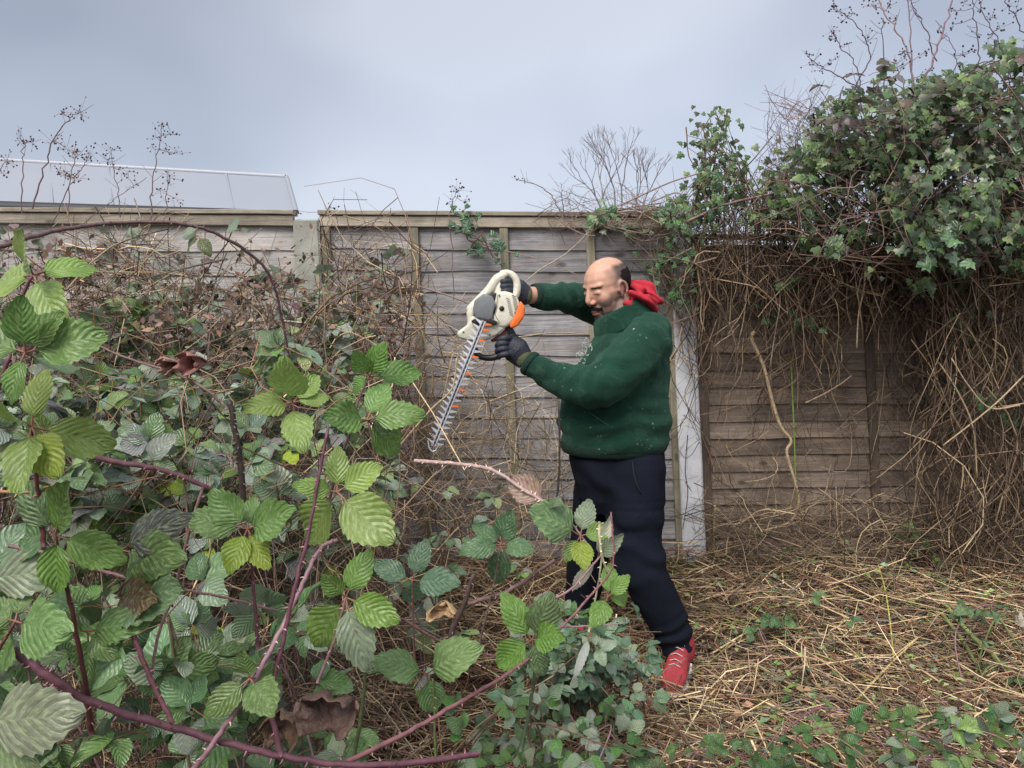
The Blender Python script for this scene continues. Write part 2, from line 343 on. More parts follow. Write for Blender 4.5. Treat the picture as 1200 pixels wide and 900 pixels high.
# ------------------------------------------------------------------ fence
FY = 3.75
def quad(TL, TR, BL, BR):
    a, b_, c, d = [P(*q, FY) for q in (TL, TR, BL, BR)]
    return lambda u, v: a.lerp(b_, u).lerp(c.lerp(d, u), v)
def panel(label, corners, nplank, mat, mat_b, battens, toprail, loc, sag=0.0, mat_rail=None, flip=1, step=.011):
    q = quad(*corners); root = empty('lapped_fence', label, 'fence panel', loc, 'fence panels of lapped boards')
    v0 = .028
    for i in range(nplank):
        a = v0 + (1 - v0) * i / nplank - .004; bt = v0 + (1 - v0) * (i + 1) / nplank + .008
        V = []; F = []; n = 22; sd_ = random.uniform(0, 99); tilt = random.uniform(-.002, .002)
        wob = random.uniform(.003, .0065)
        for k in range(n + 1):
            u = k / n; s = sag * (4 * u * (1 - u)) * .5 + wob * noise.noise(Vector((u * 5 + sd_, 0, 0))) + tilt * (u - .5)
            s2 = sag * (4 * u * (1 - u)) * .5 + wob * noise.noise(Vector((u * 5 + sd_ + 20, 0, 0)))
            pb = q(u, bt + s); pt = q(u, a + s2)
            y = -.004 * noise.noise(Vector((u * 3, i * 3., 1)))
            V += [pt + Vector((0, .004 + y, 0)), pt + Vector((0, -.003 + y, 0)), pb + Vector((0, -step - .003 + y, 0)), pb + Vector((0, -step + .006 + y, 0))]
        for k in range(n):
            for m in range(4):
                m2 = (m + 1) % 4; F.append((k * 4 + m, k * 4 + m2, k * 4 + 4 + m2, k * 4 + 4 + m))
        F.append((0, 3, 2, 1)); F.append((n * 4, n * 4 + 1, n * 4 + 2, n * 4 + 3))
        mk('board', V, F, mat, root, smooth=False)
    def strip(name, u0, u1, v0_, v1_, yf, th, mat_, nseg=14, wav=.0012):
        V = []; F = []; vert = (v1_ - v0_) > (u1 - u0)
        for k in range(nseg + 1):
            t = k / nseg
            if vert:
                v = v0_ + (v1_ - v0_) * t; w_ = wav * noise.noise(Vector((v * 6, u0 * 30, 0))); A = q(u0 + w_, v); B = q(u1 + w_, v)
            else:
                u = u0 + (u1 - u0) * t; w_ = wav * noise.noise(Vector((u * 6, v0_ * 30, 5))); A = q(u, v0_ + w_); B = q(u, v1_ + w_)
            c = .003
            d = (B - A).normalized() * c
            V += [A + Vector((0, yf + th, 0)), A + Vector((0, yf + c, 0)), A + d + Vector((0, yf, 0)), B - d + Vector((0, yf, 0)), B + Vector((0, yf + c, 0)), B + Vector((0, yf + th, 0))]
        for k in range(nseg):
            for m in range(6):
                m2 = (m + 1) % 6; F.append((k * 6 + m, k * 6 + m2, k * 6 + 6 + m2, k * 6 + 6 + m))
        F.append(tuple(range(6))[::-1]); F.append(tuple(range(nseg * 6, nseg * 6 + 6)))
        return mk(name, V, F, mat_, root, smooth=False)
    if toprail: strip('top_rail', .0, 1., .008, .036, -.034, .03, mat_rail or M_rail)
    strip('capping', -.003, 1.003, -.006, .006, -.045, .085, mat_b if not toprail else M_rail)
    for u in battens: strip('batten', u - .012, u + .012, .038 if toprail else .01, .995, -.031, .026, mat_b)
    return root
panel('pale grey weathered panel left of the mossy concrete post, behind dead brambles', ((-72, 246), (345, 250), (-60, 668), (362, 668)), 15, M_wood_l, M_batten, (.012,), True, P(150, 668, FY), sag=.012)
panel('dark grey panel with three pale uprights between the two concrete posts, behind the man', ((376, 250), (786, 253), (396, 672), (804, 674)), 17, M_wood_m, M_batten, (.014, .265, .52, .765, .985), True, P(590, 672, FY), sag=.004)
panel('brown sagging panel hung with dead vines, right of the white post', ((807, 277), (1232, 285), (826, 666), (1246, 660)), 19, M_wood_r, M_batten_r, (.015, .48, .985), False, P(1020, 666, FY), sag=-.012, step=.014)
def post(label, tl, tr, bl, br, mat, yf, depth, slope=.02):
    a, b_, c, d = [P(*q, FY) for q in (tl, tr, bl, br)]; root = empty('fence_post', label, 'fence post', ((c + d) / 2), 'concrete fence posts')
    V = []; F = []; n = 12
    for k in range(n + 1):
        t = k / n; A = a.lerp(c, t); B = b_.lerp(d, t); w_ = (B - A).normalized() * .008
        j = lambda s_: Vector((noise.noise(Vector((t * 9, s_, 0))) * .0025, noise.noise(Vector((t * 9, s_, 7))) * .0025, 0))
        V += [A + Vector((0, yf + depth, 0)), A + Vector((0, yf + .008, 0)) + j(1), A + w_ + Vector((0, yf, 0)) + j(2), B - w_ + Vector((0, yf, 0)) + j(3), B + Vector((0, yf + .008, 0)) + j(4), B + Vector((0, yf + depth, 0))]
    for m in (0, 5): V[m].z += slope
    for k in range(n):
        for m in range(6):
            m2 = (m + 1) % 6; F.append((k * 6 + m, k * 6 + m2, k * 6 + 6 + m2, k * 6 + 6 + m))
    F.append(tuple(range(6))[::-1]); F.append(tuple(range(n * 6, n * 6 + 6)))
    mk('shaft', V, F, mat, root, smooth=False); return root
post('mossy grey concrete post with flat top between pale and dark fence panels', (346, 260), (376, 260), (366, 690), (398, 690), M_conc, -.05, .11)
post('tall white painted concrete post standing behind the man', (783, 268), (808, 270), (800, 690), (827, 690), M_paint, -.055, .11)
post('grey stained concrete post almost hidden by dead vines at far right', (1234, 280), (1262, 280), (1248, 690), (1276, 690), M_conc, -.05, .11)
gb, gf2 = box_geo(P(1020, 676, FY), XYZ, (.86, .025, .07)); 
o = mk('gravel_board', [tuple(v) for v in gb], gf2, M_conc, smooth=False, loc=P(1020, 690, FY)); tag(o, 'grey concrete gravel board under the brown fence panel', 'gravel board')

# ------------------------------------------------------------------ outbuilding beyond the fence
M_pale = plain('pale_roof_sheet', (.27, .295, .34), .6, 1.2, .04, .02); M_trim = plain('white_trim', (.42, .44, .48), .5, 8, .05, 0); M_gut = plain('dark_gutter', (.03, .03, .035), .6, 8, .2, 0)
ob = empty('outbuilding', 'pale blue grey roofed outbuilding rising behind the left fence', 'building', (-4.2, 7.6, .16))
A = P(-80, 184, 8.6); B = P(334, 208, 8.6); Cc = P(-80, 235, 7.2); D = P(345, 249, 7.2)
th = Vector((0, 0, -.05)); V = [A, B, D, Cc, A + th, B + th, D + th, Cc + th]
BF = [(0, 1, 2, 3), (4, 7, 6, 5), (0, 4, 5, 1), (1, 5, 6, 2), (2, 6, 7, 3), (3, 7, 4, 0)]
mk('roof', V, BF, M_pale, ob, smooth=False)
for k in range(1, 6):
    t = k / 6; a = A.lerp(B, t); c = Cc.lerp(D, t); s = Str(); s.add([a + Vector((0, 0, .004)), c + Vector((0, 0, .004))], .012, .012, (1, 1, 1), 4)
    s.build('sheet_joint', M_pale, ob)
s = Str(); s.add([A + Vector((0, .01, .012)), B + Vector((0, .01, .012))], .028, .028, (1, 1, 1), 4); s.build('ridge_trim', M_trim, ob)
s = Str(); s.add([B + Vector((.02, 0, 0)), D + Vector((.02, 0, 0))], .03, .03, (1, 1, 1), 4); s.build('verge_trim', M_pale, ob)
s = Str(); s.add([Cc + Vector((0, -.06, -.05)), D + Vector((0, -.06, -.05))], .06, .06, (1, 1, 1), 6); s.build('gutter', M_gut, ob)
wl = [Vector((A.x, A.y - .05, .16)), Vector((B.x, B.y - .05, .16)), Vector((D.x, D.y + .05, .16)), Vector((Cc.x, Cc.y + .05, .16))]
wt = [A + th, B + th, D + th, Cc + th]
mk('wall', wl + wt, [(0, 3, 2, 1), (0, 1, 5, 4), (1, 2, 6, 5), (2, 3, 7, 6), (3, 0, 4, 7)], M_conc, ob, smooth=False)

# ------------------------------------------------------------------ the man
MY = 2.85; S_ = MY / FPX
foot = PG(800, 797); MAN = Vector((P(725, 600, MY).x, MY, 0.0))
man = empty('person', 'bald bearded man in green fleece, dark trousers and red shoes trimming brambles', 'person', MAN)
X, Yv, Z = XYZ
def Q(px, py, dy=0.0): return P(px, py, MY + dy)
fw = Vector((-math.cos(R(31)) * math.cos(R(17)), -math.sin(R(31)) * math.cos(R(17)), -math.sin(R(17))))
sd_ = Vector((math.sin(R(31)), -math.cos(R(31)), 0)); up_ = sd_.cross(fw); up_ = up_ if up_.z > 0 else -up_
HM = Matrix((fw, sd_, up_)).transposed(); HC = Q(712.5, 339.5)
def H(a, b, c): return HC + HM @ Vector((a, b, c))
def hell(a, b, c, ra, rb, rc, tilt=0):
    M = HM @ Matrix.Rotation(R(tilt), 3, 'Y') if tilt else HM
    return ell(H(a, b, c), ra, rb, rc, M)
geos = [hell(-.008, 0, .032, .099, .080, .090), hell(.012, 0, .0, .080, .075, .085), hell(.022, 0, -.048, .066, .066, .068), hell(.042, 0, -.085, .044, .044, .036), hell(.066, 0, -.098, .022, .027, .020),
        hell(.0, 0, -.07, .07, .068, .05), hell(.03, 0, -.105, .05, .05, .035)]
geos += [hell(.074, 0, .034, .018, .046, .013), hell(.066, .03, .035, .016, .028, .012), hell(.066, -.03, .035, .016, .028, .012)]
geos += [hell(.050, .036, -.018, .032, .030, .042), hell(.050, -.036, -.018, .032, .030, .042)]
geos += [limb([H(.086, 0, .026), H(.096, 0, .006), H(.103, 0, -.012), H(.102, 0, -.021)], [.010, .010, .012, .0105]), hell(.093, .014, -.026, .012, .008, .008), hell(.093, -.014, -.026, .012, .008, .008)]
geos += [hell(.082, 0, -.050, .014, .026, .012), hell(.087, 0, -.058, .010, .022, .0045), hell(.085, 0, -.070, .010, .020, .006), hell(.074, 0, -.083, .012, .02, .010)]
geos += [hell(.0735, s * .031, .009, .013, .020, .013) for s in (1, -1)]                      # closed-down lids over the eyes
geos += [hell(.070, s * .033, -.006, .012, .018, .007) for s in (1, -1)]
for s in (1, -1):                                                                               # ears: rim, bowl, lobe
    pts = [H(-.004 + .015 * math.cos(t) - .003, s * (.079 + .009 * (1 - math.cos(t)) * .5), .002 + .025 * math.sin(t)) for t in np.linspace(-1.1, 4.0, 9)]
    geos.append(limb(pts, [.0055] * 9)); geos.append(hell(-.004, s * .075, .0, .013, .006, .021)); geos.append(hell(.003, s * .079, -.024, .006, .006, .008)); geos.append(hell(.012, s * .079, -.002, .005, .006, .008))
# neck, trunk, arms, legs inside the clothes
geos.append(limb([H(-.02, 0, -.04), Q(731, 372), Q(737, 392)], [.068, .075, .10]))
def ring(cx, cy, hx, dy, d0=0.0, tilt=0.0): return (Q(cx, cy, d0), X * hx * S_ + Z * tilt, Yv * dy)
geos.append(loft([ring(738, 385, 24, .10), ring(737, 405, 34, .16), ring(729, 440, 40, .16), ring(722, 490, 46, .16), ring(724, 540, 44, .15), ring(726, 562, 30, .12)]))
NA = [(752, 402, -.16, .07), (730, 428, -.22, .05), (702, 450, -.25, .04), (655, 444, -.175, .034), (628, 430, -.14, .032), (614, 420, -.12, .031), (606, 412, -.11, .032)]
FA = [(735, 372, .16, .07), (706, 360, .18, .05), (680, 352, .14, .038), (645, 347, .035, .034), (624, 346, -.02, .033), (612, 345, -.05, .031), (604, 341, -.05, .032)]
for A_ in (NA, FA): geos.append(limb([Q(a, b_, c) for a, b_, c, r in A_], [q[3] for q in A_]))
NLg = [(738, 545, -.08, .09), (742, 610, -.09, .075), (748, 650, -.10, .06), (768, 700, -.09, .055), (790, 745, -.07, .042), (797, 770, -.06, .036)]
FLg = [(712, 545, .09, .09), (700, 590, .10, .075), (692, 635, .10, .06), (684, 690, .18, .052), (676, 738, .24, .04)]
for A_ in (NLg, FLg): geos.append(limb([Q(a, b_, c) for a, b_, c, r in A_], [q[3] for q in A_]))
co, fa, no = fuse(geos, .0034, 6, .5)
loc = (co - np.array(HC)) @ np.array(HM)                      # local head coordinates a (forward), b (side), c (up)
a_, b_, c_ = loc[:, 0], loc[:, 1], loc[:, 2]; head = (np.linalg.norm(loc, axis=1) < .16)
col = np.tile(np.array([[.56, .32, .23]]), (len(co), 1))
nv = np.array([noise.noise(Vector(p) * 55) for p in co]); nv2 = np.array([noise.noise(Vector(p) * 18) for p in co])
def blend(m, c, k=1.0):
    m = np.clip(m, 0, 1)[:, None] * k; col[:] = col * (1 - m) + np.array([c]) * m
sst = lambda x, e0, e1: (lambda t: t * t * (3 - 2 * t))(np.clip((x - e0) / (e1 - e0), 0, 1))
blend(nv2 * .5 + .2, (.55, .27, .19), .6)
blend(sst(c_, .05, .10) * head, (.58, .33, .23), .5)                                    # paler crown
blend(sst(-np.abs(a_ - .10), -.035, 0) * sst(-np.abs(c_ + .022), -.02, 0) * head, (.55, .22, .16), .6)     # redder nose
blend(head * sst(-np.hypot(a_ + .004, c_), -.035, -.02) * sst(np.abs(b_), .07, .08), (.56, .26, .20), .7)  # ears
blend(head * sst(-(a_ - (.012 - .10 * (c_ - .03)) - .006 * nv), -.012, .020) * sst(-(c_ - .004 * nv), -.098, -.076) * sst(c_, -.075, -.06) * (~((a_ > -.03) & (c_ < -.022)) ) * (1 - sst(-np.hypot(a_ + .004, c_ * .8), -.034, -.026) * (np.abs(b_) > .066)), (.022, .018, .017), 1.0)
stub = head * sst(-c_ - .30 * np.abs(a_ - .03) + .002 * nv, -.008, .022) * sst(a_, -.025, .01) * (1 - .8 * sst(-np.hypot(b_, (c_ + .062) * 2.2), -.027, -.018) * (a_ > .07))
blend(stub * (1.1 + .5 * nv), (.13, .10, .09), .8)
blend(head * sst(a_, .07, .08) * sst(-np.abs(c_ + .065), -.010, -.004) * sst(-np.abs(b_), -.024, -.018), (.46, .20, .16), .9)   # lips
blend(head * sst(a_, .07, .08) * sst(-np.abs(c_ + .063), -.0022, -.0008) * sst(-np.abs(b_), -.025, -.02), (.08, .03, .03), .9)
blend(head * sst(a_, .06, .07) * sst(-np.abs(c_ - .0065), -.004, -.001) * sst(-np.abs(np.abs(b_) - .031), -.017, -.013), (.10, .05, .04), .75)  # lash line, eyes cast down
side = head * sst(-a_, -.035, .0) * sst(-a_, -.05, .01)
blend(head * sst(-(a_ - (.012 + .25 * (c_ - .03))), -.03, .0) * sst(-c_, -.092, -.07) * sst(c_, -.07, -.05) * (np.abs(b_) > .02), (.16, .11, .095), .55)   # shaved stubble shadow edge
M_skin = colmat('skin', rough=.5, nscale=140, var=.08, bump=.12, spec=.4)
body = mk('body', co, fa, M_skin, man, col=col)
M_hair = plain('short_dark_hair', (.024, .020, .019), .95, 400, .5, .8, bscale=500, spec=.1)
ear = (np.hypot(a_ + .004, c_ * .8) < .026) & (np.abs(b_) > .066)
hm = head & (a_ < (-.012 - .10 * (c_ - .03) + .010 * nv)) & (c_ < .068 + .006 * nv) & (c_ > -.075) & ~ear & (~((a_ > -.035) & (c_ < -.02)))
hv_, hf = patch(co, fa, no, hm, np.full(len(co), .0007) + .0004 * nv); mk('hair', hv_, hf, M_hair, man)
mm = head & (a_ > .062) & (np.abs(c_ + .047 + .14 * np.abs(b_) - .0) < .0080 + .0015 * nv) & (np.abs(b_) < .038)
pv, pf = patch(co, fa, no, mm, np.full(len(co), .003)); mk('moustache', pv, pf, M_hair, man)
M_beard = plain('stubble_beard', (.075, .055, .048), .85, 300, .5, .6, bscale=450)
gm = head & (a_ > .045) & (((np.abs(b_) < .024 + .004 * nv) & (c_ < -.077 + .003 * nv)) | ((np.abs(np.abs(b_) - .031) < .005) & (c_ < -.052)))
pv, pf = patch(co, fa, no, gm, np.full(len(co), .0014)); mk('beard', pv, pf, M_beard, man)
for s in (1, -1):
    em = head & (a_ > .045) & (np.abs(c_ - .0315 + .18 * (np.abs(b_) - .03)) < .0038 + .001 * nv) & (b_ * s > .019) & (b_ * s < .054)
    pv, pf = patch(co, fa, no, em, np.full(len(co), .0012)); mk('eyebrow', pv, pf, M_hair, man)

# clothes
M_fleece, nt, b, o = newmat('green_fleece'); tc = N(nt, 'ShaderNodeTexCoord')
n1 = N(nt, 'ShaderNodeTexNoise', i_Scale=260.0, i_Detail=3.0); n2 = N(nt, 'ShaderNodeTexNoise', i_Scale=9.0, i_Detail=4.0)
for n_ in (n1, n2): nt.links.new(tc.outputs['Object'], n_.inputs[0])
cr = N(nt, 'ShaderNodeValToRGB'); L(nt, n2, cr); e = cr.color_ramp.elements; e[0].position = .3; e[0].color = (.006, .030, .020, 1); e[1].position = .75; e[1].color = (.011, .048, .032, 1)
vo = N(nt, 'ShaderNodeTexVoronoi', i_Scale=42.0, i_Randomness=1.0); n3 = N(nt, 'ShaderNodeTexNoise', i_Scale=7.0, i_Detail=2.0); nt.links.new(tc.outputs['Object'], vo.inputs[0]); nt.links.new(tc.outputs['Object'], n3.inputs[0])
k1 = N(nt, 'ShaderNodeMapRange', interpolation_type='SMOOTHSTEP'); nt.links.new(vo.outputs['Distance'], k1.inputs[0]); k1.inputs[1].default_value = .10; k1.inputs[2].default_value = .2; k1.inputs[3].default_value = 1; k1.inputs[4].default_value = 0
k2 = N(nt, 'ShaderNodeMapRange'); nt.links.new(n3.outputs[0], k2.inputs[0]); k2.inputs[1].default_value = .52; k2.inputs[2].default_value = .62
x = N(nt, 'ShaderNodeMix', data_type='RGBA'); nt.links.new(mathn(nt, 'MULTIPLY', mathn(nt, 'MULTIPLY', k1.outputs[0], k2.outputs[0]), .4), x.inputs[0]); nt.links.new(cr.outputs[0], x.inputs[6]); x.inputs[7].default_value = (.34, .42, .36, 1)
nt.links.new(x.outputs[2], b.inputs['Base Color']); b.inputs['Roughness'].default_value = .95; b.inputs['Sheen Weight'].default_value = .2; b.inputs['Sheen Roughness'].default_value = .6; b.inputs['Sheen Tint'].default_value = (.3, .6, .45, 1); b.inputs['Specular IOR Level'].default_value = .15
n5 = N(nt, 'ShaderNodeTexNoise', i_Scale=16.0, i_Detail=6.0, i_Roughness=.6, i_Distortion=1.2); nt.links.new(tc.outputs['Object'], n5.inputs[0])
bp = N(nt, 'ShaderNodeBump', i_Strength=.6, i_Distance=.005); nt.links.new(n1.outputs[0], bp.inputs['Height']); bp0 = N(nt, 'ShaderNodeBump', i_Strength=.7, i_Distance=.02); nt.links.new(n5.outputs[0], bp0.inputs['Height']); bp0.inputs['Distance'].default_value = .011; nt.links.new(bp0.outputs[0], bp.inputs['Normal']); nt.links.new(bp.outputs[0], b.inputs['Normal'])
dust = N(nt, 'ShaderNodeMapRange'); nt.links.new(n5.outputs[0], dust.inputs[0]); dust.inputs[1].default_value = .55; dust.inputs[2].default_value = .8; dust.inputs[4].default_value = .16
xd = N(nt, 'ShaderNodeMix', data_type='RGBA'); nt.links.new(dust.outputs[0], xd.inputs[0]); nt.links.new(x.outputs[2], xd.inputs[6]); xd.inputs[7].default_value = (.2, .25, .2, 1); nt.links.new(xd.outputs[2], b.inputs['Base Color'])
def folds(co, no, f): return co + no * f[:, None]
jg = [loft([ring(722, 526, 54, .165), ring(720, 521, 61, .185), ring(719.5, 512, 63, .195), ring(719, 500, 65, .205), ring(720, 475, 65, .21), ring(724, 450, 61, .21), ring(731, 425, 53, .205), ring(737, 405, 46, .195), ring(740, 391, 40, .165), ring(737, 382, 30, .115)])]
NS = [(754, 404, -.14, .092), (732, 427, -.20, .090), (703, 449, -.235, .086), (670, 449, -.20, .069), (646, 440, -.16, .056), (622, 427, -.13, .048)]
FS = [(740, 378, .14, .10), (706, 360, .18, .082), (680, 352, .14, .068), (655, 348.5, .06, .057), (628, 346.5, -.005, .046)]
for A_ in (NS, FS): jg.append(limb([Q(a, b_, c) for a, b_, c, r in A_], [q[3] for q in A_], endcap=False))
jg.append(ell(Q(757, 392, -.09), .085, .10, .085)); jg.append(ell(Q(764, 410, -.02), .07, .12, .11)); jg.append(ell(Q(741, 372, .1), .06, .09, .06))
co, fa, no = fuse(jg, .0075, 5, .5)
f = np.zeros(len(co)); SH = np.array(Q(757, 398, -.1)); EL = np.array(Q(702, 452, -.25)); WR = np.array(Q(622, 427, -.13)); WF = np.array(Q(629, 346, 0))
ax1 = (WR - EL) / np.linalg.norm(WR - EL); ax2 = (EL - SH) / np.linalg.norm(EL - SH)
for i in range(len(co)):
    p = co[i]; v = Vector(p)
    v_ = .014 * noise.noise(v * 5.5) + .009 * noise.noise(Vector((v.x * 9, v.y * 9, v.z * 22)))
    for c0, rad, amp, ax in ((EL, .16, .009, ax1), (SH, .17, .009, ax2), (WR, .12, .010, ax1), (WF, .24, .010, np.array([1, 0, 0.]))):
        d = p - c0; w_ = max(0, 1 - np.linalg.norm(d) / rad)
        if w_ > 0: v_ += amp * w_ * math.sin(float(d @ ax) * 85 + 5 * noise.noise(v * 8))
    q_ = (v.z - .93); 
    if v.z < 1.14: v_ += .006 * math.sin(v.z * 75 + 3.5 * noise.noise(v * 4.5)) * max(0, min(1, (1.14 - v.z) / .1))
    f[i] = v_ * min(1, min(np.linalg.norm(p - WR), np.linalg.norm(p - WF)) / .12)
co = folds(co, no, f); mk('fleece_jacket', co, fa, M_fleece, man)
# hem band, cuffs, collar, hood
def band(name, rings, mat, th, n=28, rough=.0):
    V = []; F = []; m = len(rings)
    for c, u, v in rings:
        for k in range(n): a = 2 * math.pi * k / n; V.append(c + u * math.cos(a) * (1 + .02 * math.sin(k * 2.3)) + v * math.sin(a))
    for i in range(m - 1):
        for k in range(n): k2 = (k + 1) % n; F.append((i * n + k, i * n + k2, (i + 1) * n + k2, (i + 1) * n + k))
    o = mk(name, V, F, mat, man); sm = o.modifiers.new('s', 'SOLIDIFY'); sm.thickness = th; sm.offset = 0; o.modifiers.new('b', 'SUBSURF').levels = 1; o.modifiers['b'].render_levels = 2; return o
M_knit = plain('green_rib_knit', (.006, .028, .019), .95, 60, .25, .5, bscale=300)
band('hem', [ring(720, 528, 58, .175), ring(720, 524, 62, .188), ring(719.5, 518, 63, .194), ring(719.5, 514, 61, .188)], M_knit, .010)
def ringdir(c, d, r):
    d = Vector(d).normalized(); u = d.orthogonal().normalized(); return (Vector(c), u * r, d.cross(u) * r)
def cuff(c0, c1, r, name, mat, th=.008): c0, c1 = Vector(c0), Vector(c1); band(name, [ringdir(c0, c1 - c0, r), ringdir(c0.lerp(c1, .5), c1 - c0, r * 1.04), ringdir(c1, c1 - c0, r * .92)], mat, th)
cuff(Q(624, 428, -.133), Q(617.5, 423.5, -.125), .0445, 'cuff', M_knit); cuff(Q(630, 346.6, 0), Q(623.5, 346.2, -.012), .043, 'cuff', M_knit)
band('collar', [(Q(732, 384), (Q(766, 366) - Q(699, 396)) * .5, Yv * .125), (Q(729, 376), (Q(762, 358) - Q(698, 389)) * .5, Yv * .118), (Q(725.5, 366), (Q(758, 351) - Q(700, 385)) * .5, Yv * .112), (Q(724, 360.5), (Q(754, 347) - Q(701, 377)) * .5, Yv * .108), (Q(725, 361.5), (Q(749, 350) - Q(701, 373)) * .5, Yv * .088)], M_fleece, .009)
M_red = plain('red_cotton', (.42, .018, .035), .9, 14, .3, .3, bscale=60)
hg = [limb([Q(738, 333, .05), Q(745, 340, .02), Q(757, 346, 0), Q(768, 354, -.01)], [.018, .028, .032, .020], flat=1.6), limb([Q(744, 345, -.09), Q(757, 352, -.07), Q(766, 358, -.03)], [.018, .028, .022]), limb([Q(742, 343, .1), Q(757, 348, .08), Q(764, 354, .04)], [.02, .03, .022]),
      limb([Q(735, 358, -.084), Q(740, 352, -.086), Q(748, 344, -.05), Q(745, 336, .02)], [.010, .014, .022, .02])]
co, fa, no = fuse(hg, .005, 2); f = np.array([.011 * math.sin((p[0] * 75 + p[2] * 120) + 3 * noise.noise(Vector(p) * 10)) for p in co]); mk('red_hood', co + no * f[:, None], fa, M_red, man)
# chest logo: small embroidered wreath (pale threads) on the front of the fleece
s = Str()
for k, (x0, y0) in enumerate([(684, 404), (687, 399), (691, 402), (681, 411), (686, 409), (692, 408), (677, 416), (682, 417), (688, 414), (679, 421), (684, 423)]):
    c = Q(x0, y0, -.11 - .008 * (x0 - 677) * .1); 
    pts = [c + Vector((math.cos(t) * .006, -.002 * k * .2, math.sin(t) * .009)) for t in np.linspace(k, k + 4.2, 6)]; s.add(pts, .0016, .0016, (.45, .55, .48), 4)
M_thread = colmat('pale_thread', rough=.9); s.build('chest_logo', M_thread, man)
# trousers
M_trou = plain('dark_navy_jersey', (.009, .0115, .020), .92, 6, .3, .3, bscale=220, spec=.12)
tg = [loft([ring(722, 512, 54, .165), ring(722, 535, 56, .17), ring(724, 560, 54, .165), ring(725, 580, 47, .15), ring(724, 596, 36, .12)]),
      limb([Q(741, 550, -.075), Q(744, 590, -.09), Q(744, 630, -.10), Q(752, 665, -.11), Q(768, 700, -.095), Q(784, 730, -.08), Q(791, 750, -.07)], [.125, .118, .103, .094, .086, .076, .070]),
      limb([Q(705, 545, .08), Q(702, 580, .09), Q(697, 615, .08), Q(690, 650, .11), Q(682, 700, .18), Q(676, 735, .22)], [.105, .105, .095, .084, .074, .066])]
co, fa, no = fuse(tg, .0075, 4); f = np.zeros(len(co)); KN = Q(748, 648, -.1); AN = Q(791, 748, -.07); CR_ = Q(716, 585, -.05)
for i in range(len(co)):
    v = Vector(co[i]); x_ = .007 * noise.noise(Vector((v.x * 9 + v.z * 5, v.y * 7, v.z * 5 - v.x * 6)))
    for c0, rad, amp, fr, dr in ((KN, .25, .008, 48, Vector((.35, 0, 1))), (AN, .16, .012, 90, Vector((-.35, 0, 1))), (CR_, .24, .013, 45, Vector((.8, 0, .7)))):
        w_ = max(0, 1 - (v - c0).length / rad); x_ += amp * w_ * math.sin((v - c0).dot(dr) * fr + 3 * noise.noise(v * 9))
    f[i] = x_
mk('trousers', co + no * f[:, None], fa, M_trou, man)
pk = Str(); pk.add(smooth_line([Q(741, 541, -.185), Q(743, 556, -.20), Q(748, 572, -.205), Q(755, 582, -.19)], 5), .0035, .003, (.012, .014, .024), 5); pk.build('pocket_seam', colmat('seam'), man)
pz = Str(); pz.add(smooth_line([Q(690, 483, -.19), Q(700, 490, -.205), Q(712, 498, -.21), Q(721, 502, -.21)], 4), .0035, .003, (.02, .06, .04), 5); pz.build('jacket_pocket', colmat('zip_seam'), man)
# shoes
M_shoe = plain('red_mesh_shoe', (.34, .035, .045), .75, 22, .55, .5, bscale=200); M_sole = plain('dirty_white_sole', (.55, .50, .46), .7, 30, .3, .3); M_lace = plain('pale_lace', (.5, .42, .4), .8, 60, .3, .2)
def shoe(heel, toe, gz_):
    fwd = (toe - heel); L_ = fwd.length; fwd.normalize(); sdv = fwd.cross(Z).normalized(); u2 = sdv.cross(fwd)
    pr = [(-.01, .030, .040), (.02, .036, .060), (.07, .038, .070), (.12, .040, .062), (.17, .045, .046), (.22, .048, .036), (.26, .042, .028), (.292, .022, .018)]
    k = L_ / .29; V, F = loft([(heel + fwd * a * k + u2 * (h * .95 + .022), sdv * w_, u2 * h) for a, w_, h in pr]); 
    V2, F2 = limb([heel + u2 * .09 + fwd * .03, heel + u2 * .13 + fwd * .025], [.05, .048]); c1, f1, n1_ = fuse([(V, F), (V2, F2)], .005, 3)
    sh = mk('shoe', c1, f1, M_shoe, man)
    V, F = loft([(heel + fwd * a * k + u2 * .014, sdv * (w_ + .004), u2 * .016) for a, w_, h in [(-.022, .018, 0), (-.008, .032, 0)] + pr[1:-1] + [(.295, .028, 0), (.306, .012, 0)]]); mk('sole', V, F, M_sole, sh)
    s = Str()
    for q in range(5):
        a = .10 + q * .024; h = float(np.interp(a, [p[0] for p in pr], [p[2] for p in pr])) * 1.95 + .027
        s.add([heel + fwd * a * k + sdv * .022 + u2 * (h - .012), heel + fwd * (a + .01) * k + u2 * (h + .001), heel + fwd * a * k - sdv * .022 + u2 * (h - .012)], .0019, .0019, (1, 1, 1), 5)
    s.build('laces', M_lace, sh)
    for sg in (1, -1):
        s = Str(); s.add([heel + fwd * .07 * k + sdv * sg * .0385 + u2 * .06, heel + fwd * .11 * k + sdv * sg * .043 + u2 * .045, heel + fwd * .16 * k + sdv * sg * .047 + u2 * .055], .007, .004, (1, 1, 1), 6); s.build('side_stripe', M_sole, sh)
hl = Q(802, 783, -.04); hl.z = gz(hl.x, hl.y) + .012; te = hl + Vector((-.10, -.20, -.01)); shoe(hl, te, 0)
hl = Q(686, 755, .36); hl.z = gz(hl.x, hl.y) + .005; te = hl + Vector((-.03, -.25, .0)); shoe(hl, te, 0)

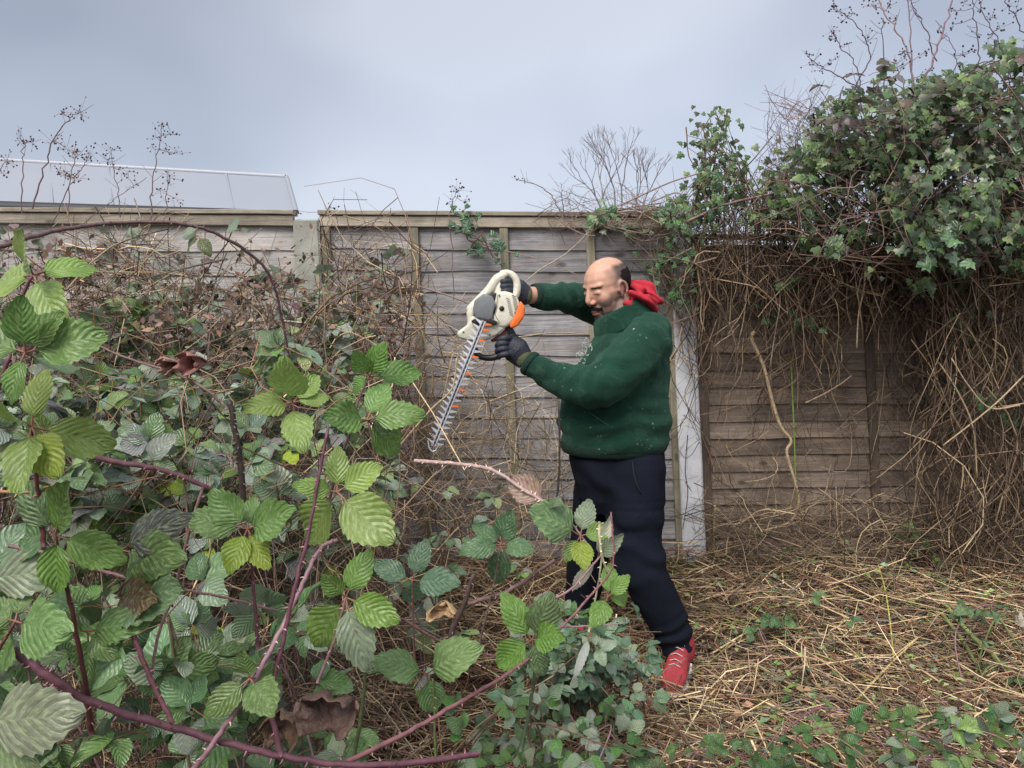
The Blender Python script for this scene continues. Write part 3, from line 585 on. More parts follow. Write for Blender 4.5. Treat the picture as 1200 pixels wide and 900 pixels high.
# gloves
M_glove = plain('navy_rubber_glove', (.022, .026, .040), .55, 40, .35, .35, bscale=160); M_gcuff = plain('olive_knit_cuff', (.085, .095, .045), .95, 90, .3, .6, bscale=320)
def glove(palm, fingers, thumb, cuffpts):
    geos = [limb(*palm, flat=1.25)] + [limb(p, r) for p, r in fingers] + [limb(*thumb)]
    co, fa, no = fuse(geos, .0026, 2, .5); g_ = mk('glove', co, fa, M_glove, man); cuff(*cuffpts, .034, 'glove_cuff', M_gcuff, .007); return g_
FR = [.0112, .0115, .0105, .0095]
# right (far) hand round the rear grip
fs = []
for k, (y0, xk) in enumerate([(329.5, 597), (335, 598), (340.5, 599), (346, 601)]):
    l_ = (10.5, 12, 11.5, 9)[k]
    fs.append(([Q(xk + 5, y0 + 1, -.075), Q(xk - 1.5, y0, -.108), Q(xk - l_ * .72, y0 + .5, -.112), Q(xk - l_, y0 + 1.5, -.090)], FR))
glove(([Q(613, 345.5, -.05), Q(606, 341, -.055), Q(600, 337, -.06)], [.033, .038, .033]), fs, ([Q(606, 331, -.03), Q(600, 325.5, -.04), Q(593, 325, -.055)], [.015, .012, .0105]), (Q(618, 346, -.035), Q(611, 345, -.05)))
# left (near) hand round the front bar
fs = []
for k, (xk, y0) in enumerate([(592, 396), (590, 402), (590, 408.5), (592, 415)]):
    fs.append(([Q(xk + 9, y0 + 1, -.125), Q(xk + 1, y0, -.158), Q(xk - 6.5, y0 + 2.0, -.150), Q(xk - 7.5, y0 + 4, -.118)], FR))
glove(([Q(612, 419, -.12), Q(605, 411, -.12), Q(598, 405, -.12)], [.033, .040, .036]), fs, ([Q(602, 397, -.11), Q(599, 389, -.12), Q(594, 383.5, -.128)], [.0155, .0125, .0105]), (Q(617, 424, -.122), Q(609.5, 416, -.12)))

# ------------------------------------------------------------------ hedge trimmer (held by the man, a thing of its own)
TY = -.10
M_wht = plain('dirty_cream_plastic', (.62, .60, .50), .45, 22, .25, .25); M_gry = plain('grey_plastic', (.16, .17, .18), .45, 20, .25, .1); M_org = plain('orange_plastic', (.80, .17, .03), .4, 20, .15, .05)
M_blk = plain('black_plastic', (.012, .012, .014), .45, 30, .3, .1); M_steel = plain('dull_steel', (.50, .51, .55), .35, 60, .2, .1, metal=.3); M_dred = plain('dark_red_plastic', (.16, .03, .02), .5, 20, .2, .05)
tr_ = empty('hedge_trimmer', 'white and orange hedge trimmer with a long toothed blade pointing down', 'hedge trimmer', Q(575, 375, TY))
def prism(name, poly, y0, y1, mat, bev=.006, parent=None, seg=3):
    n = len(poly); V = [Q(a, b_, TY + y0) for a, b_ in poly] + [Q(a, b_, TY + y1) for a, b_ in poly]
    # keep both faces the same real size: back face is the front one pushed straight back
    for i in range(n): V[n + i] = V[i] + Yv * (y1 - y0)
    F = [tuple(range(n))[::-1], tuple(range(n, 2 * n))] + [(i, (i + 1) % n, n + (i + 1) % n, n + i) for i in range(n)]
    o = mk(name, V, F, mat, parent or tr_, smooth=False)
    if bev: m = o.modifiers.new('b', 'BEVEL'); m.width = bev; m.segments = seg; m.limit_method = 'ANGLE'; m.angle_limit = R(25)
    for p in o.data.polygons: p.use_smooth = True
    return o
prism('housing', [(583, 342), (592, 341), (603, 344), (608, 352), (610, 358), (605, 372), (598, 381), (590, 386), (579, 382), (577, 372), (582, 360)], -.055, .045, M_wht, .014)
prism('guard', [(552, 370), (561, 372), (566, 378), (577, 378), (580, 370), (592, 372), (596, 382), (582, 393), (568, 400), (548, 399.5), (537, 396), (534.5, 390), (540, 386), (548, 380)], -.05, .06, M_wht, .010)
prism('guard', [(546, 367), (551, 358), (562, 353), (564, 360), (556, 366), (554, 378), (546, 384), (548, 376)], -.04, .05, M_wht, .010)
prism('motor_cover', [(556, 352), (566, 344), (577, 347), (581, 356), (578, 366), (577, 374), (566, 377), (557, 373), (554, 362)], -.062, .05, M_gry, .005)
prism('gearbox', [(552, 376), (560, 371), (572, 374), (582, 376), (581, 381), (568, 379), (556, 382)], -.068, .02, M_blk, .002)
prism('dark_gap', [(570, 345), (582, 343), (580, 353), (575, 356), (569, 350)], -.02, .02, M_blk, .004)  # shade of the gap between the handle bars, put in as a black block
s = Str()
def tube(name, pts, r, mat, flat=None):
    V, F = limb([Q(a, b_, TY + c) for a, b_, c in pts], r, flat=flat or 1.0, ref=(0, 1, 0)); return mk(name, V, F, mat, tr_)
tube('handle_frame', [(593, 321, .0), (583, 327, .0), (573, 340, .0), (562, 351, .0), (552, 362, 0)], [.013, .019, .017, .016, .017], M_wht)
tube('handle_frame', [(590, 322, .0), (586, 333, .0), (584, 345, .0), (581, 362, 0)], [.014, .014, .017, .02], M_wht)
tube('rear_grip', [(589, 320.5, 0), (596, 320, 0), (603, 325, .0), (606, 334, .0), (604, 345, .0), (598, 350, 0)], [.013, .012, .013, .014, .016, .018], M_wht)
prism('end_cap', [(610, 352), (615.5, 360), (614.5, 371), (607, 382), (599, 385.5), (597, 381), (603, 370), (607.5, 358)], -.062, .04, M_org, .008)
prism('under_cover', [(574, 399), (584, 393), (594, 384), (600, 384), (597, 391), (586, 398), (578, 401)], -.03, .04, M_dred, .006)
for k in range(8):                                                       # cooling slots, two rows
    for cx0, cy0 in ((593.5, 349.0), (600.0, 345.5)):
        x0 = cx0 + k * .55; y0 = cy0 + k * 2.75
        s = Str(); s.add([Q(x0 - .2, y0, TY - .0555), Q(x0 + 4.4, y0 + 2.6, TY - .0555)], .0012, .0012, (0, 0, 0), 4); s.build('cooling_slot', M_blk, tr_)
for k in range(5):
    s = Str(); s.add([Q(603 + k * 1.6, 379 - k * 4, TY - .051), Q(607 + k * 1.4, 376 - k * 4, TY - .051)], .0013, .0013, (0, 0, 0), 4); s.build('cooling_slot', M_blk, tr_)
for sx, sy in ((585, 346), (604, 366), (583, 378), (543, 389), (574, 392)):
    V, F = ell(Q(sx, sy, TY - .057 if sx > 580 and sy < 380 else TY - .0515), .0038, .002, .0038); mk('screw', V, F, M_gry, tr_)
s = Str(); s.add(smooth_line([Q(583, 346, TY - .0555), Q(582, 358, TY - .0560), Q(580, 368, TY - .0560), Q(586, 379, TY - .0555)], 4), .0009, .0009, (0, 0, 0), 4); s.build('body_seam', M_blk, tr_)
V, F = ell(Q(588, 361.5, TY - .056), .0095, .005, .0095); mk('screw_cap', V, F, M_blk, tr_)
tube('front_handle', [(556, 404, -.03), (558, 413, -.035), (565, 418.5, -.035), (578, 419, -.035), (588, 414, -.035), (593, 404, -.03), (594, 392, -.02)], [.010, .011, .011, .012, .012, .012, .012], M_blk)
A_ = Q(567, 376, TY - .082); B_ = Q(508, 523, TY - .14); dv = (B_ - A_).normalized(); pw = dv.cross(Vector((0, -1, .0))).normalized(); Ln = (B_ - A_).length; pn = dv.cross(pw).normalized()
if pn.y > 0: pn = -pn
bl = mk('blade', *box_geo((A_ + B_) / 2, (dv, pw, pn), (Ln / 2, .0095, .002)), M_gry, tr_, smooth=False)
for sg in (1, -1): mk('blade_rail', *box_geo((A_ + B_) / 2 + pn * .0035 + pw * sg * .0055, (dv, pw, pn), (Ln / 2, .0022, .0015)), M_steel, tr_, smooth=False)
for k in range(26):
    mk('blade_slot', *box_geo(A_ + dv * Ln * (.03 + .94 * k / 25) + pn * .0028, (dv, pw, pn), (.006, .0018, .0008)), M_blk, bl, smooth=False)
nt_ = 23
for k in range(nt_):
    for sg in (1, -1):
        t = (k + .5) / nt_; c = A_ + dv * Ln * t + pw * sg * .008; ln = .0235
        tip = c + pw * sg * ln - dv * .008; V = [c - dv * .006 + pn * .003, c + dv * .0055 + pn * .003, tip + dv * .0018, tip - dv * .0015, c - dv * .006 - pn * .002, c + dv * .0055 - pn * .002, tip + dv * .0018 - pn * .003, tip - dv * .0015 - pn * .003]
        right = (pw * sg).x > 0
        mk('tooth', V, [(0, 1, 2, 3), (4, 7, 6, 5), (0, 4, 5, 1), (1, 5, 6, 2), (2, 6, 7, 3), (3, 7, 4, 0)], M_org if right and k < 17 and k % 3 == 0 or (right and k < 2) else M_steel, tr_, smooth=False)
s = Str(); s.add(smooth_line([B_ - pw * .016 - dv * .01, B_ - pw * .012 + dv * .012, B_ + dv * .018, B_ + pw * .014 + dv * .008, B_ + pw * .026 - dv * .012], 4), .003, .003, (1, 1, 1), 5); s.build('tip_guard', M_steel, tr_)

# ------------------------------------------------------------------ leaves (shared meshes)
def leaf_mesh(name, mat, nt_=13, ns=4, width=.72, serr=.07, fold=.12, droop=.15, seed=0, wav=.04, kind='bramble'):
    r = random.Random(seed); V = []; F = []; UV = []
    for i in range(nt_ + 1):
        t = i / nt_
        if kind == 'bramble': w_ = width * .5 * (math.sin(math.pi * t ** .78) ** .72 if 0 < t < 1 else 0)
        elif kind == 'narrow': w_ = width * .5 * math.sin(math.pi * t ** .85) if 0 < t < 1 else 0
        w_ = max(w_, .012)
        ser = (1 + serr * (1 if i % 2 else -1)) if 0 < i < nt_ else 1
        for j in range(ns + 1):
            s_ = -1 + 2 * j / ns; ww = w_ * (ser if j in (0, ns) else 1)
            z = fold * abs(s_) * w_ * 2 - droop * t * t * (1 + .3 * math.sin(seed)) + wav * math.sin(t * 9 + seed + s_ * 2) * abs(s_) - .06 * s_ * s_ * (1 if seed % 2 else -.3)
            V.append((s_ * ww, t + (.035 * abs(s_) if j in (0, ns) and i % 2 else 0), z)); UV.append(((s_ + 1) / 2, t))
    for i in range(nt_):
        for j in range(ns):
            a = i * (ns + 1) + j; F.append((a, a + 1, a + ns + 2, a + ns + 1))
    o = mk(name, V, F, mat, uv=UV); me = o.data; bpy.data.objects.remove(o); return me
NEAR = [leaf_mesh('bramble_leaf_near', M_leaf, 16, 4, random.Random(k).uniform(.66, .80), .05, .1, [.06, .2, .12, .28, .02, .16][k], k) for k in range(6)]
MID = [leaf_mesh('bramble_leaf_mid', M_leaf2, 6, 2, .68 + .05 * k, .05, .16, [.1, .25, .35, .18][k], k) for k in range(4)]
CURL = [leaf_mesh('curled_leaf', M_leaf2, 6, 4, .6, .08, .75, .5, 3 + k, .1) for k in range(2)]
def ivy_mesh(seed):
    r = random.Random(seed); out_ = [(0, 0), (.32, -.06), (.52, .16), (.30, .36), (.40, .58), (.16, .62), (0, 1), (-.16, .62), (-.40, .58), (-.30, .36), (-.52, .16), (-.32, -.06)]
    V = [(0, .3, .03)] + [(x * (1 + r.uniform(-.12, .12)), y * (1 + r.uniform(-.08, .08)), -.16 * (x * x + (y - .3) ** 2) * 1.5 + r.uniform(-.03, .03)) for x, y in out_]
    F = [(0, i, i % 12 + 1) for i in range(1, 13)]
    o = mk('ivy_leaf', V, F, M_ivy, uv=[(.5 + v[0] * .9, v[1] * .8 + .1) for v in V], smooth=False); me = o.data; bpy.data.objects.remove(o); return me
IVY = [ivy_mesh(k) for k in range(4)]
def put_leaf(me, name, parent, base, tip_dir, normal, L_, color, wscale=1.0):
    y = Vector(tip_dir).normalized(); n = Vector(normal); z = (n - y * n.dot(y)); z = z.normalized() if z.length > .01 else y.orthogonal().normalized()
    x = y.cross(z); M = Matrix((x * wscale, y, z)).transposed().to_4x4() @ Matrix.Scale(L_, 4)
    o = bpy.data.objects.new(name, me); o.parent = parent
    o.matrix_basis = Matrix.Translation(Vector(base) - Vector(parent.location)) @ M
    o.color = (*color, 1); C.objects.link(o); return o
def jit(c, a=.2, r=random):
    k = 1 + r.uniform(-a, a); return tuple(max(0, x * k * (1 + r.uniform(-a * .35, a * .35))) for x in c)
BRIGHT = (.23, .34, .08); YEL = (.26, .36, .035); GREY = (.22, .28, .20); DEEP = (.085, .15, .06); PURP = (.10, .06, .075); BRN = (.13, .075, .045); PALE = (.30, .35, .27); PINK = (.33, .2, .18)
WINE = (.12, .05, .065); MAUVE = (.26, .15, .17); DARKC = (.04, .025, .02); TAN = (.56, .42, .25); TAN2 = (.78, .62, .40); REDT = (.30, .15, .09); GREYT = (.19, .165, .14); GRC = (.16, .22, .07); BROWN = (.14, .09, .06)

def cluster(st, root, node, Y, leaves, col, dY=.0, me=NEAR):
    """node pixel, leaves: (tip px, tip py[, colour[, width]]) ; the node's stalk colour is reddish"""
    nd = P(node[0], node[1], Y)
    for lf in leaves:
        c = lf[2] if len(lf) > 2 and lf[2] else col; wsc = lf[3] if len(lf) > 3 else 1
        tip = P(lf[0], lf[1], Y + random.uniform(-.07, .05) + dY)
        d = tip - nd; base = nd + d * .17
        nrm = Vector((random.uniform(-.25, .25), -1, random.uniform(.25, .85)))
        m = random.choice(me)
        put_leaf(m, 'leaf', root, base, d, nrm, d.length * random.uniform(.84, .96), jit(c, .16), wsc * random.uniform(.82, 1.0))
        st.add([nd, base + d * .03], .0014, .001, (.25, .12, .08), 4)
    return nd
def sprig(st, root, nd, dirv, size, col, me=MID, n=3, stalk=.06, up=None, colf=None):
    """a compound leaf: stalk from nd along dirv, n leaflets fanned round its end"""
    dirv = Vector(dirv).normalized(); e_ = nd + dirv * stalk
    st.add([nd, nd.lerp(e_, .5) + Vector((0, 0, .004)), e_], .0013, .001, (.22, .12, .07), 3)
    nrm = Vector((random.uniform(-.5, .5), random.uniform(-.8, .1), random.uniform(.4, 1))) if up is None else Vector(up)
    z = nrm - dirv * nrm.dot(dirv); z = z.normalized() if z.length > .05 else dirv.orthogonal().normalized(); x = dirv.cross(z)
    angs = {3: (0, 68, -68), 5: (0, 48, -48, 105, -105), 1: (0,), 2: (30, -30)}[n]
    for a in angs:
        a = R(a + random.uniform(-10, 10)); d = dirv * math.cos(a) + x * math.sin(a) + z * random.uniform(-.25, .1)
        c = colf() if colf else jit(col, .25)
        put_leaf(random.choice(me), 'leaf', root, e_ + d * size * .06, d, z, size * (1 if abs(a) < .3 else .82) * random.uniform(.85, 1.12), c)

# ------------------------------------------------------------------ near brambles, cane by cane
def near_plant(name, label, cat, canes, clusters, extra=None):
    c0 = canes[0]; bl = P(c0[0][0][0], c0[0][0][1], c0[0][0][2])
    root = empty(name, label, cat, (bl.x, bl.y, gz(bl.x, bl.y))); st = Str()
    for pts, r0, r1, col in canes:
        line = smooth_line([P(*p) for p in pts], 8); 
        for q in range(1, len(line) - 1): line[q] = line[q] + Vector((random.uniform(-1, 1), 0, random.uniform(-1, 1))) * r0 * .25
        st.add(line, r0, r1, col, 7, cap=True)
        if r0 > .0018: st.thorns(line, (r0 + r1) / 2, 1 if r0 > .004 else 2, .0032 + r0 * .5, tuple(min(1, c * 2.2 + .05) for c in col))
    for node, Y, leaves, col in clusters: cluster(st, root, node, Y, leaves, col)
    if extra: extra(st, root)
    o = st.build('cane', M_cane, root); return root
G = (.35, .42)
near_plant('bramble_cane', 'thick dark purple thorny cane crossing the bottom left corner', 'bramble',
    [([(16, 762, .80), (60, 795, .80), (110, 824, .82), (200, 852, .84), (320, 884, .86), (430, 897, .88), (560, 884, .95)], .0052, .0038, WINE),
     ([(330, 886, .86), (318, 830, .87), (325, 780, .88), (345, 690, .90), (362, 620, .92), (385, 500, .95)], .0036, .002, WINE)],
    [((395, 577), .95, [(396, 527), (446, 545), (349, 568), (356, 634), (456, 632)], BRIGHT),
     ((343, 472), 1.0, [(288, 480), (333, 430), (384, 462), (353, 524), (372, 440)], BRIGHT)])
near_plant('bramble_shoot', 'bramble shoot with three big bright leaves at the upper left edge', 'bramble',
    [([(-20, 520, .8), (-8, 440, .8), (12, 375, .8), (39, 322, .8)], .0026, .0016, WINE)],
    [((39, 322), .8, [(16, 272), (108, 303), (62, 370), (-14, 330)], BRIGHT)])
near_plant('bramble_shoot', 'bramble shoot with a wide fan of overlapping pale green leaves at the left edge', 'bramble',
    [([(-30, 620, .72), (-15, 500, .72), (12, 415, .72)], .003, .002, WINE)],
    [((30, 413), .72, [(22, 352), (112, 392), (74, 440), (2, 470), (-30, 395), (72, 366)], (.13, .24, .06))])
near_plant('bramble_shoot', 'bramble shoot on a short red stem whose lowest leaves droop beside the left edge', 'bramble',
    [([(52, 640, .8), (45, 580, .8), (37, 500, .78)], .003, .0018, (.1, .03, .03))],
    [((37, 500), .78, [(44, 436), (134, 522), (22, 572), (-14, 470), (60, 552, YEL)], BRIGHT)])
near_plant('bramble_shoot', 'bramble shoot with bright speckled leaves over a dark red stem, left of the purple leaf', 'bramble',
    [([(108, 860, .86), (100, 800, .84), (82, 705, .82), (65, 627, .8)], .0036, .002, (.09, .03, .03)),
     ([(-10, 575, .8), (30, 577, .8), (66, 568, .82)], .0022, .0015, (.3, .16, .08))],
    [((65, 627), .8, [(80, 568), (140, 656), (66, 690), (22, 570, DEEP), (24, 630, (.07, .15, .05))], (.15, .28, .05)),
     ((103, 740), .86, [(151, 728), (58, 735), (104, 802), (126, 768)], (.12, .22, .06))])
near_plant('bramble_shoot', 'bramble shoot with small pale green leaves low at the left edge', 'bramble',
    [([(-20, 830, .78), (-10, 780, .78), (18, 728, .78)], .0028, .0016, (.12, .05, .04))],
    [((18, 728), .78, [(30, 680), (62, 742), (-2, 778), (-30, 715)], (.15, .25, .08))])
near_plant('bramble_shoot', 'bramble shoot with grey blotched scorched leaves in the bottom left corner', 'bramble',
    [([(-40, 900, .7), (-30, 860, .7), (-18, 830, .7)], .0026, .0018, WINE), ([(-30, 860, .7), (-34, 760, .75), (-22, 690, .8)], .002, .0015, WINE)],
    [((-24, 845), .7, [(73, 842, (.2, .22, .15), 1.1), (40, 900, (.17, .24, .1))], PALE), ((-22, 680), .8, [(58, 668, (.2, .25, .16), 1.15)], PALE)])
near_plant('bramble_cane', 'pinkish mauve cane rising from bottom centre left with leaves at its foot', 'bramble',
    [([(225, 905, .84), (250, 870, .84), (288, 815, .85), (322, 752, .88), (352, 690, .92), (374, 645, .95), (396, 632, .96)], .0036, .0028, MAUVE)],
    [((293, 795), .85, [(283, 764), (240, 838), (318, 832), (330, 792)], (.14, .22, .07))])
near_plant('bramble_shoot', 'bramble shoot with two stacked groups of bright ribbed leaves left of the trimmer blade', 'bramble',
    [([(375, 650, 1.05), (392, 560, 1.05), (412, 505, 1.05), (430, 491, 1.05)], .0024, .0016, WINE), ([(412, 505, 1.05), (420, 470, 1.07), (433, 441, 1.08)], .002, .0012, WINE)],
    [((433, 441), 1.08, [(490, 437), (448, 405), (417, 414), (409, 456)], (.12, .26, .05)),
     ((430, 492), 1.05, [(452, 446), (487, 480), (470, 528), (388, 488), (462, 500, DEEP)], (.13, .25, .055))])
near_plant('bramble_shoot', 'bramble shoot with one large speckled leaf and yellow green undersides at centre left', 'bramble',
    [([(302, 760, .98), (298, 700, .98), (292, 622, .98)], .0028, .0018, WINE)],
    [((290, 620), .98, [(218, 604), (297, 584), (342, 600), (268, 668, YEL), (312, 662, YEL), (247, 576)], (.14, .25, .07))])
near_plant('bramble_shoot', 'bramble shoot with yellowish green leaves right of the dark purple stem', 'bramble',
    [([(372, 800, .96), (392, 750, .96), (405, 700, .96)], .0024, .0015, MAUVE)],
    [((405, 700), .96, [(428, 652), (378, 676), (368, 758), (462, 726, (.17, .29, .035)), (426, 782, GREY)], (.15, .27, .05))])
near_plant('bramble_shoot', 'bramble shoot with a pair of rounded pale leaves above a small lower one', 'bramble',
    [([(510, 890, 1.05), (509, 840, 1.05), (507, 795, 1.05)], .0022, .0014, (.12, .14, .05))],
    [((500, 790), 1.05, [(450, 772), (541, 762), (508, 832)], (.16, .27, .1))])
near_plant('bramble_cane', 'long mauve cane climbing from bottom centre towards the man\'s knees', 'bramble',
    [([(400, 896, .9), (470, 862, .95), (540, 822, 1.02), (606, 782, 1.1), (655, 738, 1.18), (690, 700, 1.22), (718, 662, 1.25), (716, 600, 1.27)], .0037, .0016, (.2, .09, .1)),
     ([(640, 705, 1.2), (670, 690, 1.2), (705, 650, 1.22)], .0024, .0015, MAUVE), ([(702, 612, 1.2), (704, 645, 1.2), (712, 672, 1.22)], .0024, .0018, (.55, .5, .3)),
     ([(660, 735, 1.2), (700, 733, 1.2), (735, 730, 1.2)], .0016, .001, MAUVE)],
    [((623, 750), 1.12, [(594, 706), (646, 703, (.13, .2, .09)), (583, 778), (636, 790, (.12, .19, .09)), (658, 746)], (.14, .27, .05)),
     ((712, 700), 1.25, [(717, 662), (700, 724), (742, 694), (735, 676)], (.15, .28, .05))])
near_plant('bramble_cane', 'pale pink cut cane with a folded leaf on its end, left of the man\'s thigh', 'bramble',
    [([(486, 540, 1.45), (530, 543, 1.42), (575, 550, 1.38), (610, 572, 1.35), (640, 590, 1.33)], .0042, .003, (.42, .3, .27)), ([(640, 590, 1.33), (668, 612, 1.32), (690, 640, 1.3)], .0025, .0016, (.3, .2, .18))],
    [((640, 590), 1.33, [(600, 562, PINK), (654, 588, (.16, .22, .13))], PALE), ((680, 628), 1.3, [(628, 595, (.14, .25, .1), 1.15), (662, 658), (716, 620), (684, 668, YEL), (690, 585, GREY)], (.15, .26, .06))])
near_plant('bramble_shoot', 'bramble shoot carrying shredded bleached leaves in front of the man\'s shins', 'bramble',
    [([(690, 740, 1.3), (700, 690, 1.3), (707, 640, 1.3)], .0022, .0015, (.5, .45, .3))],
    [((700, 655), 1.3, [(668, 692, (.6, .6, .5), .5), (714, 612, (.62, .62, .5), .4), (726, 630, (.3, .36, .24), .6)], PALE), ((692, 742), 1.25, [(676, 792, (.6, .64, .55), .35)], PALE)])
near_plant('bramble_shoot', 'bramble shoot with grey green leaf trio near centre, above the round leaf pair', 'bramble',
    [([(486, 780, 1.25), (484, 720, 1.25), (483, 680, 1.25)], .002, .0013, (.15, .08, .06))],
    [((483, 680), 1.25, [(497, 634), (530, 682), (440, 662), (486, 708)], (.10, .19, .115))])
near_plant('bramble_shoot', 'bramble shoot with five blue green leaves in front of the lower dark fence', 'bramble',
    [([(560, 760, 1.5), (575, 700, 1.5), (588, 640, 1.5)], .0028, .0018, (.13, .09, .08))],
    [((588, 638), 1.5, [(556, 616), (582, 686), (548, 642), (618, 640), (598, 600)], (.10, .20, .10))])
near_plant('bramble_shoot', 'bramble shoot with dark ribbed purple leaves between bright green ones', 'bramble',
    [([(140, 690, .9), (160, 668, .9), (178, 640, .92)], .0022, .0015, WINE)],
    [((142, 645), .92, [(198, 604, (.085, .085, .075), 1.1), (152, 690, (.11, .10, .04)), (200, 655, (.12, .2, .05))], PURP), ((135, 700), .9, [(176, 706, (.12, .06, .03)), (196, 690, (.12, .19, .1))], DEEP)])
near_plant('bramble_cane', 'arching dark cane crossing in front of the pale panel and bending down', 'bramble',
    [([(-10, 292, 1.5), (60, 272, 1.6), (130, 262, 1.7), (210, 262, 1.75), (262, 278, 1.8), (312, 316, 1.85), (330, 372, 1.9), (340, 430, 1.95)], .0052, .003, (.12, .075, .075))],
    [((232, 276), 1.76, [(214, 268, GREY), (214, 290, (.12, .14, .06)), (244, 295, (.13, .15, .07))], GREY), ((280, 270), 1.76, [(270, 262, GREY), (292, 270, GREY)], GREY)])
near_plant('bramble_cane', 'dark brown upright cut cane left of centre', 'bramble',
    [([(286, 594, 1.1), (281, 540, 1.1), (275, 500, 1.1), (269, 470, 1.1)], .0048, .0042, (.05, .035, .03)),
     ([(262, 474, 1.1), (235, 452, 1.1), (200, 436, 1.12), (150, 420, 1.15), (95, 396, 1.2)], .0024, .0018, (.15, .1, .08))], [])
near_plant('bramble_cane', 'wine coloured cane slanting down from the left leaves to the dark upright', 'bramble',
    [([(60, 520, .95), (130, 540, .98), (195, 552, 1.0), (245, 572, 1.02), (285, 592, 1.05)], .0042, .003, (.13, .06, .07))], [])
near_plant('bramble_cane', 'thin reddish cane running level across left at mid height', 'bramble',
    [([(10, 640, .95), (60, 650, .96), (130, 672, .98), (200, 688, 1.0), (262, 700, 1.02), (325, 716, 1.04)], .0026, .0018, (.22, .12, .12))], [])
near_plant('bramble_cane', 'wine red cane leaning from the purple leaf down to the thick cane', 'bramble',
    [([(150, 728, .85), (165, 768, .84), (182, 808, .83), (203, 848, .82)], .0032, .0028, (.13, .05, .06)),
     ([(238, 570, 1.0), (222, 622, .98), (205, 690, .96), (185, 745, .93), (178, 790, .9)], .0022, .002, (.22, .12, .12))], [])
near_plant('bramble_cane', 'dark forked branch lying over straw at centre', 'bramble',
    [([(520, 765, 1.5), (540, 715, 1.5), (556, 672, 1.5)], .0065, .005, (.09, .06, .055)), ([(548, 708, 1.5), (600, 690, 1.52), (650, 656, 1.55)], .0055, .004, (.15, .09, .08)),
     ([(470, 725, 1.45), (530, 758, 1.5), (585, 770, 1.52)], .0035, .0025, (.16, .09, .08))], [])
for k, (a, b_, Y, col, lab) in enumerate([((412, 905, 0), (430, 730, 0), 1.1, (.09, .11, .05), 'dull green upright stem above bottom centre'), ((610, 880, 0), (628, 740, 0), 1.2, (.08, .11, .06), 'dark green stem under the drooping bright leaves at lower centre'),
        ((645, 640, 0), (655, 470, 0), 1.9, (.05, .035, .03), 'near black upright twig beside the man\'s belly')]):
    near_plant('cut_bramble', lab, 'stem', [([(a[0], a[1], Y), ((a[0] + b_[0]) / 2 + 5, (a[1] + b_[1]) / 2, Y), (b_[0], b_[1], Y)], .0035, .0025, col)], [])
# large dead leaves
def dead_leaf(label, px, py, Y, w_, h_, col, seed):
    V = []; F = []; n = 12; c = P(px, py, Y); S = Y / FPX
    for i in range(n + 1):
        for j in range(n + 1):
            u = i / n * 2 - 1; v = j / n * 2 - 1; rr = 1 + .22 * noise.noise(Vector((u * 2, v * 2, seed)))
            k = math.sqrt(max(0, 1 - .5 * v * v)), math.sqrt(max(0, 1 - .5 * u * u))
            x = u * k[0] * w_ * S * rr; z = v * k[1] * h_ * S * rr
            V.append(c + Vector((x, .035 * noise.noise(Vector((u * 1.6, v * 1.6, seed + 5))) - .03 * (u * u + v * v) + .004 * math.sin(v * 9 + u * 3), z)))
    for i in range(n):
        for j in range(n): a = i * (n + 1) + j; F.append((a, a + 1, a + n + 2, a + n + 1))
    m = plain('dead_leaf_skin', col, .6, 45, .45, .5); o = mk('dead_leaf', V, F, m, loc=c); o.modifiers.new('s', 'SOLIDIFY').thickness = .0012
    return tag(o, label, 'dead leaf')
dead_leaf('large curled dark brown dead leaf caught in canes near the bottom', 388, 820, .98, 38, 26, (.11, .065, .05), 2)
dead_leaf('folded brown dead leaf beside the larger curled one', 338, 838, .99, 24, 20, (.12, .07, .045), 9)
dead_leaf('small scorched pink brown leaf on a thin cane at left centre', 232, 424, 1.15, 13, 14, (.28, .13, .11), 4)
dead_leaf('shrivelled tan leaf left of the scorched pink one', 208, 428, 1.15, 8, 12, (.36, .22, .17), 6)
dead_leaf('tan curled leaf lying over straw at lower centre', 520, 710, 1.6, 19, 8, (.45, .3, .16), 14)
dead_leaf('bleached grey dead leaf at the right edge of the ground', 1196, 722, 2.5, 16, 9, (.42, .38, .3), 17)

